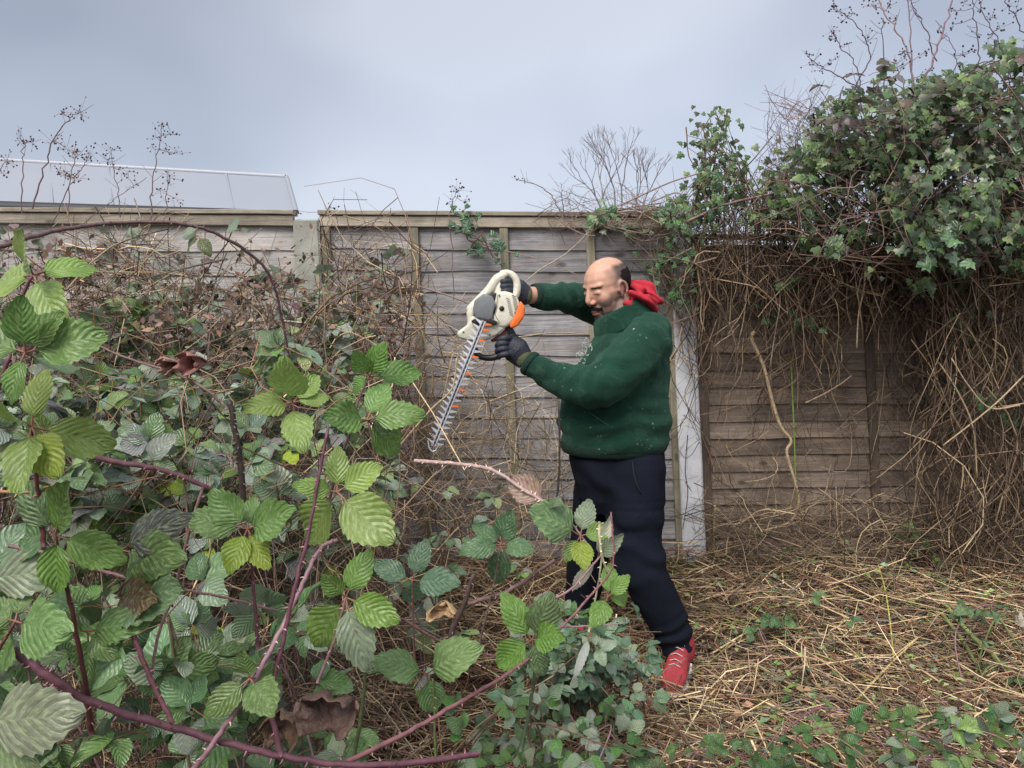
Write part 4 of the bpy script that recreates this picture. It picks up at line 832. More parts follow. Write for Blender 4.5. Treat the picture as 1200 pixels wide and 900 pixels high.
# ------------------------------------------------------------------ mid and far brambles on the left
def bush(label, px, Y, spanpx, toppy, ncane, nsprig, size, cols, canecol=BROWN, tdY=.25, group='bramble thickets on the left', lean=0):
    c = P(px, 600, Y); root = empty('bramble_bush', label, 'bramble bush', (c.x, Y, gz(c.x, Y)), group); count = 0
    for k in range(ncane):
        st = Str()
        tx = px + random.uniform(-1, 1) * spanpx; ty = toppy + abs(random.gauss(0, 45)) ; tY = Y + random.uniform(-tdY, tdY)
        if tY > 3.66: tY = 3.64 
        top = P(tx, ty, tY); bx = c.x + random.uniform(-.35, .35); by = min(Y + random.uniform(-.2, .2), 3.6); base = Vector((bx, by, gz(bx, by)))
        mid = base.lerp(top, .5) + Vector((random.uniform(-.12, .12), random.uniform(-.08, .05), random.uniform(0, .18)))
        end = top + Vector((random.uniform(-.28, .28) + lean, random.uniform(-.2, .08), random.uniform(-.25, .03)))
        if end.y > 3.66: end.y = 3.65
        line = smooth_line([base, mid, top, end], 8); r = random.uniform(.002, .0042)
        st.add(line, r, r * .35, jit(random.choice((canecol, MAUVE, (.12, .08, .06))), .25), 5)
        for q in range(nsprig):
            if count > 290: break
            t = random.uniform(.28, 1) * (len(line) - 2); i = int(t); p = line[i].lerp(line[i + 1], t - i)
            d = Vector((random.uniform(-1, 1), random.uniform(-1, .3), random.uniform(-.3, .75)))
            n = 5 if random.random() < .25 else 3 if random.random() < .85 else 2
            sprig(st, root, p, d, size * random.uniform(.75, 1.15), None, n=n, stalk=random.uniform(.03, .07), colf=lambda: jit(random.choice(cols), .28), me=MID if random.random() < .93 else CURL); count += n
        st.build('cane', M_cane, root)
FARC = (GREY, BRN, MAUVE, GREY, (.26, .3, .26), PURP, (.16, .15, .14), GREY, BRN, (.14, .2, .16))
MIDC = (GREY, (.27, .33, .27), (.2, .2, .2), (.22, .30, .12), (.12, .2, .10), DEEP, (.15, .26, .06), (.16, .22, .17), GREY)
LOWC = (DEEP, (.11, .2, .06), GREY, (.10, .19, .07), (.12, .21, .10))
for a in [('far bramble thicket at the left edge below the pale panel top', 10, 3.3, 55, 290, 11, 8, .054, FARC), ('far bramble thicket full of dead stems below the ridge of the outbuilding roof', 110, 3.35, 55, 290, 11, 8, .054, FARC),
          ('far bramble thicket in front of the middle of the pale panel', 215, 3.3, 50, 320, 11, 8, .054, FARC), ('far bramble thicket just left of the mossy concrete post', 310, 3.25, 45, 335, 11, 8, .056, FARC),
          ('far bramble thicket with mauve leaves hiding the foot of the mossy concrete post', 415, 3.2, 50, 315, 12, 8, .054, FARC + (MAUVE,)),
          ('bramble bush of pale grey leaves between the arching dark cane and the scorched leaf', 90, 2.9, 80, 365, 9, 8, .058, MIDC), ('bramble bush of pale grey leaves below the round leaves on the arching cane', 235, 2.9, 70, 370, 9, 8, .058, MIDC), ('bramble bush of pale grey leaves below the cut green tipped stub', 375, 2.85, 60, 385, 9, 8, .058, MIDC + (MAUVE,)),
          ('bramble bush with pale leaf backs at the left edge behind the speckled leaves', 20, 2.1, 75, 455, 9, 8, .068, MIDC), ('bramble bush with pale leaf backs above the dark ribbed purple leaves', 150, 2.15, 70, 450, 9, 8, .068, MIDC), ('bramble bush with pale leaf backs around the top of the dark cut upright', 270, 2.1, 65, 460, 9, 8, .068, MIDC + (YEL,)), ('bramble bush with pale leaf backs behind the five leaf bright group', 385, 2.15, 55, 490, 9, 8, .064, MIDC), ('sparse bramble bush around the pale pink cut cane', 520, 2.3, 50, 560, 5, 5, .05, MIDC),
          ('grey green bramble bush behind the large fan of leaves at the left edge', 30, 2.5, 70, 400, 9, 8, .066, MIDC), ('grey green bramble bush behind the scorched pink leaf', 150, 2.55, 70, 395, 9, 8, .066, MIDC),
          ('grey green bramble bush around the curled brown leaves, left of centre', 270, 2.45, 65, 405, 9, 8, .066, MIDC), ('grey green bramble bush behind the two stacked bright leaf groups', 385, 2.5, 55, 430, 9, 7, .06, MIDC),
          ('glossy bramble bush low behind the left edge shoots', 10, 1.75, 70, 500, 9, 8, .072, MIDC), ('glossy bramble bush behind the dark ribbed purple leaves', 130, 1.8, 65, 500, 9, 8, .072, MIDC),
          ('glossy bramble bush with yellow green leaves around the dark cut upright', 250, 1.75, 60, 505, 9, 8, .066, MIDC + (YEL,)), ('thin bramble bush below the bright five leaf group', 370, 1.8, 55, 560, 7, 6, .064, MIDC),
          ('dark green low bramble bush in the bottom left corner', 50, 1.3, 85, 690, 8, 7, .074, LOWC), ('dark green low bramble bush under the thick purple cane', 210, 1.25, 80, 730, 7, 6, .074, LOWC),
          ('dark green low bramble bush around the large dead leaf', 350, 1.3, 70, 760, 6, 5, .07, LOWC),
          ]:
    bush(*a)
for a in [('crinkled grey green bramble clump in front of the red shoe', 700, 2.25, 38, 755, 9, 8, .05, (GREY, (.10, .19, .11), (.12, .21, .13)), BROWN, .12), ('crinkled grey green bramble clump left of the one by the shoe', 640, 2.25, 36, 735, 9, 8, .052, (GREY, (.10, .19, .11)), BROWN, .15),
          ('dark green bramble clump at the bottom edge under the mauve cane', 590, 1.75, 45, 830, 6, 6, .05, ((.09, .2, .05), GREY, DEEP), BROWN, .15), ('dark green bramble clump at the bottom edge right of the mauve cane', 690, 1.95, 42, 850, 6, 6, .05, ((.08, .17, .06), GREY), BROWN, .12),
          ('sparse bramble seedling of four dark leaves at the bottom right of centre', 955, 1.95, 30, 825, 4, 3, .05, ((.05, .13, .04), (.07, .16, .05)), BROWN, .1), ('leafy bramble clump in the bottom right corner', 1120, 1.95, 60, 835, 7, 6, .05, ((.07, .16, .06), GREY, (.2, .3, .1)), BROWN, .15),
          ('dark bramble clump hiding the man\'s rear foot', 668, 2.62, 26, 712, 8, 7, .055, ((.10, .19, .08), GREY, (.13, .24, .07)), BROWN, .1),
          ('fresh green sprigs in the straw between the two bottom right clumps', 1040, 2.1, 28, 850, 4, 4, .05, ((.14, .24, .07), (.08, .17, .06)), BROWN, .1), ('small green sprigs at the bottom edge below the shoe', 800, 1.95, 22, 870, 3, 3, .045, ((.12, .22, .07), DEEP), BROWN, .1),
          ('small bramble clump right of the bottom centre', 885, 1.95, 28, 858, 4, 3, .045, ((.06, .14, .05), DEEP), BROWN, .1),
          ('low leafy sprout on straw in the middle of the cleared ground', 945, 2.95, 24, 700, 4, 4, .045, ((.05, .12, .05), (.1, .18, .07)), BROWN, .1),
          ('bushy dark sprout at the right of the cleared ground', 1180, 2.7, 30, 705, 4, 4, .05, (DEEP, (.1, .17, .08)), BROWN, .1),
          ('low pale green weeds against the foot of the brown panel', 1075, 3.45, 40, 628, 5, 4, .04, ((.17, .27, .08), (.1, .18, .06)), BROWN, .12),
          ('small green weeds beside the white post foot', 930, 3.4, 35, 645, 3, 3, .035, ((.14, .22, .08),), BROWN, .1)]:
    bush(*a, group='low bramble regrowth on the ground', lean=0)

# ------------------------------------------------------------------ dead tangles (uncountable)
PAL = np.array([TAN, TAN2, BROWN, GREYT, REDT, (.22, .15, .10), (.30, .21, .14), (.10, .07, .055)])
def tangle(label, n, sampler, lens, rads, pal, dirf=None, bend=.25, K=5, cat='dead stems', name='dead_stems', flatten=1.0, sag=0.0):
    p = np.zeros((n, K, 3)); 
    for i in range(n):
        a = sampler(); d = dirf() if dirf else Vector((random.gauss(0, 1), random.gauss(0, .6), random.gauss(0, 1)))
        d.z *= flatten; d.normalize(); l_ = random.uniform(*lens); b = Vector((random.gauss(0, 1), random.gauss(0, 1), random.gauss(0, 1) * flatten)) * bend * l_
        kink = random.uniform(-.3, .3) * l_ * .3
        for k in range(K):
            t = k / (K - 1); q = a + d * l_ * (t - .5) + b * (4 * t * (1 - t)) * .5 + Vector((kink * math.sin(t * 7 + i), 0, kink * .5 * math.cos(t * 9 + i) - sag * t * t * l_))
            g_ = gz(q.x, q.y) + .002; q.z = max(q.z, g_ + random.uniform(0, .012)); q.y = min(q.y, 3.70)
            p[i, k] = q
    r0 = np.exp(rng.uniform(np.log(rads[0]), np.log(rads[1]), n)); rad = r0[:, None] * np.linspace(1, .55, K)[None]
    pal = np.array(pal); col = pal[rng.integers(0, len(pal), n)] * rng.uniform(.5, 1.45, (n, 1))
    s = Str(); s.multi(p, rad, col); o = s.build(name, M_twig, stuff=True); tag(o, label, cat); return o
def psamp(x0, x1, y0, y1, Y0, Y1, ytop=None):
    def f():
        for _ in range(30):
            x = random.uniform(x0, x1); y = random.uniform(y0, y1)
            if ytop is None or y > ytop(x): break
        q = P(x, y, random.uniform(Y0, Y1)); q.z = max(q.z, gz(q.x, q.y)); return q
    return f
def pile():
    while True:
        x = random.uniform(-1.3, .75); y = random.uniform(1.7, 3.6)
        if (x > .3 and 2.5 < y < 3.2): continue
        return Vector((x, y, gz(x, y) + abs(random.gauss(0, .10 if x < .1 else .04))))
tangle('mass of brown dead bramble twigs between the left thickets and the pale panel', 2500, psamp(-40, 480, 270, 600, 2.4, 3.6, lambda x: 290 + 30 * math.sin(x * .021 + 1) + 22 * math.sin(x * .057) + 60 * random.random() * (180 < x < 370)), (.08, .5), (.0008, .0032), PAL[[0, 2, 2, 3, 5, 6, 7]], bend=.3)
tangle('dead bramble twigs tangled against the dark panel beside the trimmer blade', 800, psamp(410, 680, 330, 720, 2.9, 3.6, lambda x: 330 + max(0, x - 480) * .9 + 10), (.12, .7), (.0008, .0028), PAL[[0, 0, 1, 2, 5, 6]], bend=.2, dirf=lambda: Vector((random.gauss(0, 1), random.gauss(0, .4), random.gauss(-.4, .7))))
tangle('tan dead twigs lying over the grey green leaves of the left thicket', 330, psamp(20, 480, 430, 700, 1.5, 2.3), (.1, .4), (.0008, .0024), PAL[[0, 6, 5, 2, 4]], bend=.25)
tangle('dry stems among the low left brambles', 1700, psamp(-40, 470, 560, 900, 1.5, 2.4), (.1, .5), (.0008, .0026), PAL[[0, 2, 5, 6, 7, 3]], bend=.22)
tangle('loose straw coloured cut stems piled left of the man', 2400, pile, (.12, .55), (.0014, .0042), PAL[[0, 1, 6, 0, 5, 4]], bend=.12, flatten=.35)
def gsamp():
    x = random.uniform(-2.4, 2.9); y = 1.25 + 2.4 * random.random() ** .8; return Vector((x, y, gz(x, y) + abs(random.gauss(0, .022)) + .004))
def gs_right():
    x = random.uniform(.3, 2.9); y = random.uniform(1.7, 3.68); h = .02 + .05 * max(0, noise.noise(Vector((x * 2.3, y * 2.3, 9))) + .2); return Vector((x, y, gz(x, y) + abs(random.gauss(0, h)) + .004))
hd = lambda: Vector((random.gauss(0, 1), random.gauss(0, 1), random.gauss(0, .13)))
tangle('brown litter of cut stems covering the whole ground', 8000, gsamp, (.05, .36), (.0009, .003), PAL[[0, 1, 2, 3, 4, 5, 6, 7, 2]], hd, bend=.1, name='stem_litter', cat='stem litter')
tangle('straw coloured cuttings strewn over the cleared ground right of the man', 5600, gs_right, (.08, .5), (.0013, .0046), list(PAL[[0, 1, 2, 3, 4, 5, 6, 5]]) + [(.30, .31, .11), (.34, .2, .13), (.62, .47, .27), (.56, .4, .24)], hd, bend=.13, name='straw_cuttings', cat='straw cuttings')
# green clippings
n = 1500; V = np.zeros((n, 4, 3)); col = np.zeros((n, 4, 3)); cs = [(.17, .26, .07), (.10, .18, .06), (.26, .33, .12), (.2, .26, .16), (.12, .2, .1), (.3, .2, .12)]
gc = [gs_right() for _ in range(150)]
for i in range(n):
    c = random.choice(gc) + Vector((random.gauss(0, .05), random.gauss(0, .05), random.uniform(.01, .05))); s_ = random.uniform(.007, .024); d = hd().normalized(); e_ = d.cross(Vector((random.gauss(0, .5), random.gauss(0, .5), 1))).normalized()
    V[i] = [c - d * s_, c + e_ * s_ * .55 + Vector((0, 0, .004)), c + d * s_, c - e_ * s_ * .55 + Vector((0, 0, .006))]; col[i] = jit(random.choice(cs), .3)
o = mk('green_clippings', V.reshape(-1, 3), np.arange(n * 4).reshape(n, 4), M_twig, col=col.reshape(-1, 3), stuff=True); tag(o, 'torn green leaf clippings scattered over the straw right of the man', 'leaf clippings')
# leaf litter flakes
n = 5200; V = np.zeros((n, 4, 3)); col = np.zeros((n, 4, 3)); cs = [(.16, .11, .07), (.3, .2, .12), (.07, .05, .035), (.09, .14, .05), (.22, .16, .12), (.1, .07, .05)]
for i in range(n):
    c = gsamp(); s = random.uniform(.006, .02); d = hd().normalized(); e_ = d.cross(Vector((random.gauss(0, .4), random.gauss(0, .4), 1))).normalized()
    V[i] = [c - d * s, c + e_ * s * .5 + Vector((0, 0, .003)), c + d * s, c - e_ * s * .5 + Vector((0, 0, .004))]; col[i] = jit(random.choice(cs), .3)
o = mk('leaf_litter', V.reshape(-1, 3), np.arange(n * 4).reshape(n, 4), M_twig, col=col.reshape(-1, 3), stuff=True); tag(o, 'crumbs of dead leaf scattered through the stem litter', 'leaf litter')

n = 3400; V = np.zeros((n, 4, 3)); col = np.zeros((n, 4, 3)); sm_ = psamp(-30, 470, 292, 560, 2.5, 3.55, lambda x: 300 + 34 * math.sin(x * .03 + 1)); cs = [(.22, .13, .08), (.13, .08, .055), (.3, .2, .14), (.2, .15, .12), (.10, .065, .05), (.26, .17, .15)]
seeds_ = [sm_() for _ in range(170)]
for i in range(n):
    c = random.choice(seeds_) + Vector((random.gauss(0, .05), random.gauss(0, .05), random.gauss(0, .045))); s_ = random.uniform(.008, .024); d = Vector((random.gauss(0, 1), random.gauss(0, 1), random.gauss(0, 1))).normalized(); e_ = d.orthogonal().normalized(); c.y = min(c.y, 3.66)
    V[i] = [c - d * s_, c + e_ * s_ * .6, c + d * s_ + Vector((0, -.004, 0)), c - e_ * s_ * .5]; col[i] = jit(random.choice(cs), .3)
o = mk('dead_leaf_crumbs', V.reshape(-1, 3), np.arange(n * 4).reshape(n, 4), M_twig, col=col.reshape(-1, 3), stuff=True); tag(o, 'clotted dead brown flower heads and leaf scraps in the left thicket', 'dead leaves')

# single fallen stems that stand out on the ground
def stem(label, pts, r0, r1, col, side=None, name='bramble_cutting', cat='cut stem', mat=None, sides=7, group=None, ends=(.6, .6, .4)):
    line = smooth_line([Vector(p) for p in pts], 6); mid = line[len(line) // 2]; root = empty(name, label, cat, line[0], group)
    s = Str(); s.add(line, r0, r1, col, sides, cap=True); s.thorns(line, (r0 + r1) / 2, 3, r0 * .8, tuple(c * .8 for c in col))
    for sp_ in side or []: s.add(smooth_line([Vector(p) for p in sp_], 4), r1 * .9, r1 * .4, col, 5)
    s.build('stem', M_cane, root); return root
def g(px, py, h=.03): q = PG(px, py); return q + Vector((0, 0, h))
GRN = (.22, .28, .10)
stem('thick pale green split stem lying at the right of the cleared ground', [g(1098, 712, .06), g(1130, 752, .06), g(1165, 785, .05), g(1215, 822, .04)], .0095, .0085, GRN)
stem('second thick green stem beside the split one', [g(1100, 728, .05), g(1128, 765, .05), g(1150, 800, .04), g(1185, 832, .04)], .0075, .007, (.18, .23, .085))
stem('long mauve brown stem running up from the split green stem', [g(1100, 714, .07), g(1075, 680, .06), g(1048, 652, .05), g(1022, 628, .04)], .005, .0035, (.3, .21, .17))
stem('thin yellow green stalk standing in litter at right', [g(1048, 785, .02), g(1043, 745, .05), g(1037, 712, .08), g(1029, 684, .09)], .0035, .003, (.46, .44, .12))
stem('long yellow green stem lying level near the bottom right', [g(985, 812), g(1040, 802), g(1100, 798), g(1170, 796)], .003, .0025, (.42, .45, .12))
stem('pale tan stick lying flat at lower right', [g(962, 805), g(985, 793), g(1006, 779)], .008, .0065, (.48, .36, .24))
stem('olive brown leaning stick at right of ground', [g(995, 752), g(1015, 728, .04), g(1035, 700, .06), g(1050, 668, .06)], .006, .0045, (.3, .24, .11))
stem('bent dark green stalk at the right edge', [g(1140, 812, .03), g(1152, 775, .07), g(1168, 752, .1), g(1190, 770, .06), g(1215, 790, .03)], .004, .003, (.14, .19, .07))
stem('green stem leaning against the foot of the brown panel', [g(922, 688, .02), g(880, 664, .05), g(838, 644, .07)], .0045, .0035, (.27, .27, .09))
stem('short upright olive stem at the foot of the brown panel', [P(836, 644, 3.6), P(837, 615, 3.6), P(838, 592, 3.6)], .006, .005, (.3, .27, .11))
stem('long lime stem lying along the bottom edge', [g(880, 895), g(960, 891), g(1020, 890), g(1080, 888)], .004, .0035, (.36, .38, .12))
stem('lime stem crossing below the red shoe', [g(770, 846), g(830, 845), g(880, 838), g(950, 842)], .0028, .0022, (.46, .47, .14))
stem('grey brown long stick pointing to the bottom left of the cleared ground', [g(845, 810), g(880, 785), g(905, 760), g(930, 728)], .0035, .003, (.35, .27, .2))
stem('cut green tipped branch stub in the left thicket by the fence', [P(372, 432, 3.0), P(402, 400, 2.98), P(418, 374, 2.96)], .012, .009, (.22, .2, .1))
stem('dark curved branch in the left thicket leading to a pale cut end', [P(405, 432, 3.0), P(410, 392, 3.0), P(425, 365, 3.0), P(460, 358, 3.02)], .007, .005, (.09, .07, .055))
stem('pale twig crossing level in front of the fence towards the trimmer', [P(330, 376, 2.95), P(400, 382, 2.95), P(450, 384, 2.95), P(520, 384, 2.98)], .0045, .003, (.42, .34, .3))
stem('long brown cane sloping across the dark panel above the trimmer', [P(455, 320, 3.3), P(490, 335, 3.3), P(530, 348, 3.3), P(572, 366, 3.35)], .0045, .003, (.28, .2, .17))
stem('light twig crossing the dark panel from ivy patch to man\'s head', [P(600, 345, 3.6), P(630, 318, 3.6), P(662, 298, 3.6), P(690, 272, 3.62)], .0035, .0025, (.4, .34, .26))
stem('thin runner sloping below the ivy patch on the dark panel', [P(552, 282, 3.62), P(588, 293, 3.62), P(640, 306, 3.62), P(682, 325, 3.6)], .003, .002, (.3, .22, .17))
stem('tan stem hanging down in the cut tangle beside the trimmer blade', [P(480, 335, 3.1), P(498, 400, 3.05), P(507, 440, 3.05), P(500, 500, 3.05)], .005, .0035, (.36, .27, .17))
stem('straw stem bent double left of the trimmer blade tip', [P(470, 520, 2.6), P(505, 480, 2.6), P(530, 455, 2.6), P(535, 420, 2.6)], .004, .003, (.45, .34, .2))
stem('tan twig crossing the dark panel behind the lower glove', [P(600, 396, 3.6), P(650, 390, 3.6), P(690, 392, 3.6)], .004, .003, (.34, .27, .17))
for lab, a, b_, r, cc in [('pale straw stem lying across the litter right of the red shoe', (835, 775), (905, 742), .0045, (.62, .48, .28)), ('long straw stem under the mauve brown stem', (960, 700), (1060, 735), .004, (.56, .42, .25)), ('yellow straw stem slanting below the yellow green stalk', (1000, 835), (1075, 760), .0045, (.55, .45, .2)),
        ('thin rusty stem crossing the split green stem', (1080, 790), (1190, 765), .0035, (.4, .24, .14)), ('pale stem pointing at the shoe from below', (800, 880), (838, 822), .005, (.6, .46, .28)), ('straw stem flat below the white post', (815, 715), (890, 700), .004, (.58, .45, .27)),
        ('light stem lying towards the right corner weeds', (1090, 660), (1190, 700), .0045, (.5, .38, .22)), ('short thick cut end in straw near bottom centre right', (905, 815), (945, 792), .008, (.42, .3, .2)), ('olive stem across the middle of the cleared ground', (900, 722), (1000, 708), .0045, (.34, .32, .14)),
        ('pinkish stem beside the olive one', (930, 765), (1020, 738), .004, (.42, .27, .2)), ('green stem bent under the right edge weeds', (1120, 730), (1205, 745), .005, (.22, .3, .1)), ('long tan stem at the bottom right beside the leafy clump', (1010, 870), (1180, 850), .0045, (.5, .4, .22))]:
    pa, pb = g(*a, .035), g(*b_, .045); stem(lab, [pa, pa.lerp(pb, .5) + Vector((random.gauss(0, .01), random.gauss(0, .01), .012)), pb], r, r * .7, cc)
# small stone slabs by the fence foot and rubble
def slab(label, px, py, w_, h_, col, seed, name='stone_slab', cat='stone'):
    c = PG(px, py); V, F = ell((0, 0, 0), 1, 1, 1); V2 = []
    for v in V:
        k = 1 + .35 * noise.noise(v * 1.7 + Vector((seed, 0, 0))); v2 = Vector((max(-.8, min(.8, v.x * k)), max(-.8, min(.8, v.y * k)), max(-.75, min(.75, v.z * k))))
        V2.append(c + Vector((v2.x * w_, v2.y * w_ * .7, v2.z * h_ + h_ * .3)))
    o = mk(name, V2, F, plain('stone_' + str(seed), col, .9, 25, .35, .6), loc=c); return tag(o, label, cat)
slab('pale grey broken slab at the foot of the brown panel', 900, 648, .13, .035, (.32, .31, .29), 3)
slab('low grey stone between the slab and the white post', 860, 655, .07, .025, (.24, .21, .18), 5)
slab('flat pale stone lying in straw at the bottom edge', 893, 836, .06, .014, (.38, .35, .31), 8)
slab('dark grey rock half buried in litter right of the shoe', 893, 748, .04, .03, (.09, .085, .08), 12)

# ------------------------------------------------------------------ dried flower canes against the sky
M_berry = plain('dried_berry', (.07, .045, .055), .6, 80, .4, .2)
M_stalk = colmat('stalk_bark', nscale=70)
def octa(c, r): 
    c = Vector(c); return [c + Vector(d) * r for d in ((1, 0, 0), (0, 1, 0), (-1, 0, 0), (0, -1, 0), (0, 0, 1), (0, 0, -1))], [(0, 1, 4), (1, 2, 4), (2, 3, 4), (3, 0, 4), (1, 0, 5), (2, 1, 5), (3, 2, 5), (0, 3, 5)]
def dried(label, pts, Y, r0, r1, col, heads, group='dried bramble flower canes against the sky', branches=5, leaves=()):
    line = smooth_line([P(x, y, Y + (0 if k else .0)) for k, (x, y) in enumerate(pts)], 6)
    root = empty('dried_flower_cane', label, 'dried cane', line[0], group); s = Str()
    for q in range(1, len(line) - 1): line[q] = line[q] + Vector((random.gauss(0, .004), random.gauss(0, .004), 0))
    s.add(line, r0, r1, col, 5); B = []; px = Y / FPX
    for k in range(branches):
        i = random.randint(len(line) // 3, len(line) - 2); p = line[i]; d = Vector((random.uniform(-1, 1), random.uniform(-.5, .5), random.uniform(.1, 1))).normalized() * random.uniform(8, 22) * px
        s.add([p, p + d * .5 + Vector((0, 0, -.003)), p + d], r1 * .8, r1 * .4, col, 3)
    for hx, hy, hr, nb in heads:
        hc = P(hx, hy, Y); near = min(line, key=lambda q: (q - hc).length)
        s.add([near, near.lerp(hc, .6) + Vector((random.uniform(-.01, .01), 0, -.006)), hc], r1, r1 * .6, col, 4)
        for k in range(nb):
            d = Vector((random.gauss(0, .55), random.gauss(0, .5), random.gauss(0, .5))) * hr * px; e_ = hc + d; a = hc + d * .15 + Vector((0, 0, random.uniform(-.3, 0) * hr * px))
            s.add([a, e_], r1 * .45, r1 * .35, col, 3); B.append(octa(e_, random.uniform(.0032, .0062)))
    s.build('stalk', M_stalk, root)
    if B: V, F = join(B); mk('seed_heads', V, F, M_berry, root, stuff=True)
    for (lx, ly, sz, c) in leaves:
        p = P(lx, ly, Y); put_leaf(random.choice(MID), 'leaf', root, p, (random.uniform(-1, 1), -.2, random.uniform(-1, .5)), (random.uniform(-.4, .4), -1, .4), sz, c)
STK = (.17, .12, .12); PST = (.12, .08, .11)
for a in [('tallest curved dried cane at upper left with two berry heads', [(38, 245), (55, 190), (64, 160), (82, 138), (95, 131)], 3.6, .004, .0018, STK, [(72, 130, 12, 12), (94, 130, 12, 14), (62, 165, 10, 10), (78, 172, 10, 10)]),
          ('dried cane with a wide flat head left of the tallest cane', [(26, 250), (26, 200), (27, 175), (33, 165)], 3.6, .003, .0016, STK, [(24, 162, 12, 14), (38, 164, 11, 12)]),
          ('dried head at the very left edge of the sky', [(-5, 250), (-4, 210), (6, 190)], 3.55, .003, .0016, STK, [(8, 187, 11, 18), (4, 203, 7, 6)]),
          ('rusty dried cane with bunched brown heads over the roof', [(80, 260), (82, 215), (86, 190), (88, 182)], 3.6, .003, .0018, (.27, .17, .13), [(86, 178, 10, 14), (78, 205, 12, 18), (92, 208, 10, 12), (70, 200, 8, 8)]),
          ('leaning dried cane right of the rusty one', [(60, 262), (80, 222), (96, 196), (104, 184)], 3.6, .0028, .0014, STK, [(106, 180, 9, 12), (98, 186, 6, 6)]),
          ('slim dried cane standing before the middle of the roof', [(141, 255), (137, 215), (130, 178)], 3.6, .0026, .0014, STK, [(130, 175, 12, 14), (124, 186, 8, 8), (142, 198, 9, 8)]),
          ('tall dried cane with a branching head right of the roof middle', [(176, 262), (178, 225), (183, 190), (190, 143)], 3.6, .0036, .0016, (.2, .13, .14), [(190, 146, 7, 7), (182, 160, 10, 8), (200, 155, 9, 10), (196, 175, 9, 10), (208, 178, 9, 8), (178, 172, 7, 5)]),
          ('short drooping dried cane with a rusty head by the roof', [(192, 262), (194, 235), (198, 214)], 3.55, .0026, .0014, STK, [(198, 205, 12, 14), (188, 222, 9, 8), (206, 232, 8, 8)]),
          ('thin leaning cane crossing before the pale roof', [(98, 262), (130, 236), (172, 208)], 3.62, .002, .0012, STK, [(150, 200, 10, 6), (160, 215, 8, 5)]),
          ('single dried cane rising above the dark panel with a purple brown head', [(531, 352), (530, 300), (528, 255), (534, 225)], 3.55, .003, .0015, STK, [(536, 222, 13, 20), (530, 238, 9, 9), (546, 236, 7, 6)]),
          ('arching bare cane above the dark panel left of the bare tree', [(660, 255), (648, 232), (632, 218), (606, 210)], 3.6, .0035, .0016, (.2, .17, .15), [(606, 210, 3, 3), (614, 209, 3, 2)]),
          ('short bare spike on the fence top beside the arching cane', [(662, 258), (659, 232), (657, 214)], 3.6, .0022, .0012, STK, []),
          ('low dried heads over the top of the mossy post', [(375, 300), (384, 262), (384, 245)], 3.4, .0025, .0014, (.3, .25, .2), [(347, 247, 7, 6), (386, 243, 7, 8)])]:
    dried(*a)
for a in [('leftmost dark cane leaning into the white sky at upper right', [(962, 195), (985, 150), (1000, 105), (1018, 70), (1012, 40), (990, 16)], 3.45, .0045, .0018, PST, [(983, 12, 9, 10), (975, 8, 7, 8), (1000, 14, 7, 6), (1015, 45, 10, 10), (988, 24, 6, 6)]),
          ('dark cane with heads stretched left over the ivy', [(1010, 105), (985, 90), (962, 78), (946, 66)], 3.4, .003, .0014, PST, [(952, 72, 10, 12), (964, 80, 8, 8), (975, 70, 8, 7), (948, 64, 5, 5)]),
          ('curved purple cane above the left shoulder of the ivy', [(1010, 130), (1004, 80), (985, 55), (974, 35)], 3.4, .003, .0014, PST, [(976, 36, 9, 9), (990, 52, 6, 6), (975, 45, 6, 6)]),
          ('straight thin cane standing in the ivy crown', [(1038, 200), (1036, 120), (1035, 60), (1035, 22)], 3.35, .0035, .0016, PST, [(1035, 24, 5, 5)]),
          ('pale branched cane with heads along the top edge', [(1072, 112), (1066, 70), (1050, 34), (1034, 12), (1028, -8)], 3.4, .0045, .0022, (.33, .24, .24), [(1022, 6, 9, 10), (1040, 8, 8, 8), (1050, 20, 7, 7), (1018, -2, 6, 6)]),
          ('thickest mauve cane leaning right to the top edge', [(1078, 112), (1092, 72), (1106, 34), (1118, -10)], 3.4, .0055, .003, (.24, .15, .18), []),
          ('upright mauve cane crossing the pale branched one', [(1082, 190), (1070, 130), (1069, 60), (1064, -10)], 3.35, .0045, .0022, (.22, .15, .17), [(1060, 60, 8, 6)]),
          ('slim cane bending left at the top edge near the thickest one', [(1098, 72), (1085, 38), (1070, 8), (1064, -10)], 3.45, .003, .0018, PST, []),
          ('cane with many small heads right of the thickest cane', [(1147, 80), (1146, 45), (1140, 10), (1136, -10)], 3.4, .003, .0016, PST, [(1122, 12, 9, 9), (1130, 2, 7, 7), (1144, 40, 7, 6), (1118, 28, 6, 6)]),
          ('cane bending over at the far upper right with dotted heads', [(1192, 100), (1172, 55), (1156, 22), (1144, -6)], 3.4, .003, .0016, PST, [(1162, 20, 8, 8), (1172, 32, 8, 9), (1160, 44, 7, 7), (1150, 8, 6, 6)]),
          ('short cane leaning in from the right edge of the sky', [(1208, 60), (1196, 30), (1180, 4), (1176, -8)], 3.4, .003, .0016, PST, [(1190, 14, 8, 8), (1182, 6, 6, 6)]),
          ('thin cane dotted with heads above the ivy middle', [(1068, 150), (1056, 95), (1046, 72)], 3.35, .0025, .0014, PST, [(1052, 76, 10, 12), (1062, 66, 8, 8), (1086, 60, 8, 7), (1092, 82, 8, 6)]),
          ('arched cane with seed heads right of the ivy middle', [(1110, 110), (1120, 70), (1112, 44)], 3.3, .0025, .0014, PST, [(1100, 33, 5, 5), (1128, 62, 8, 7), (1140, 60, 6, 5)])]:
    dried(*a, group='dried canes above the ivy')

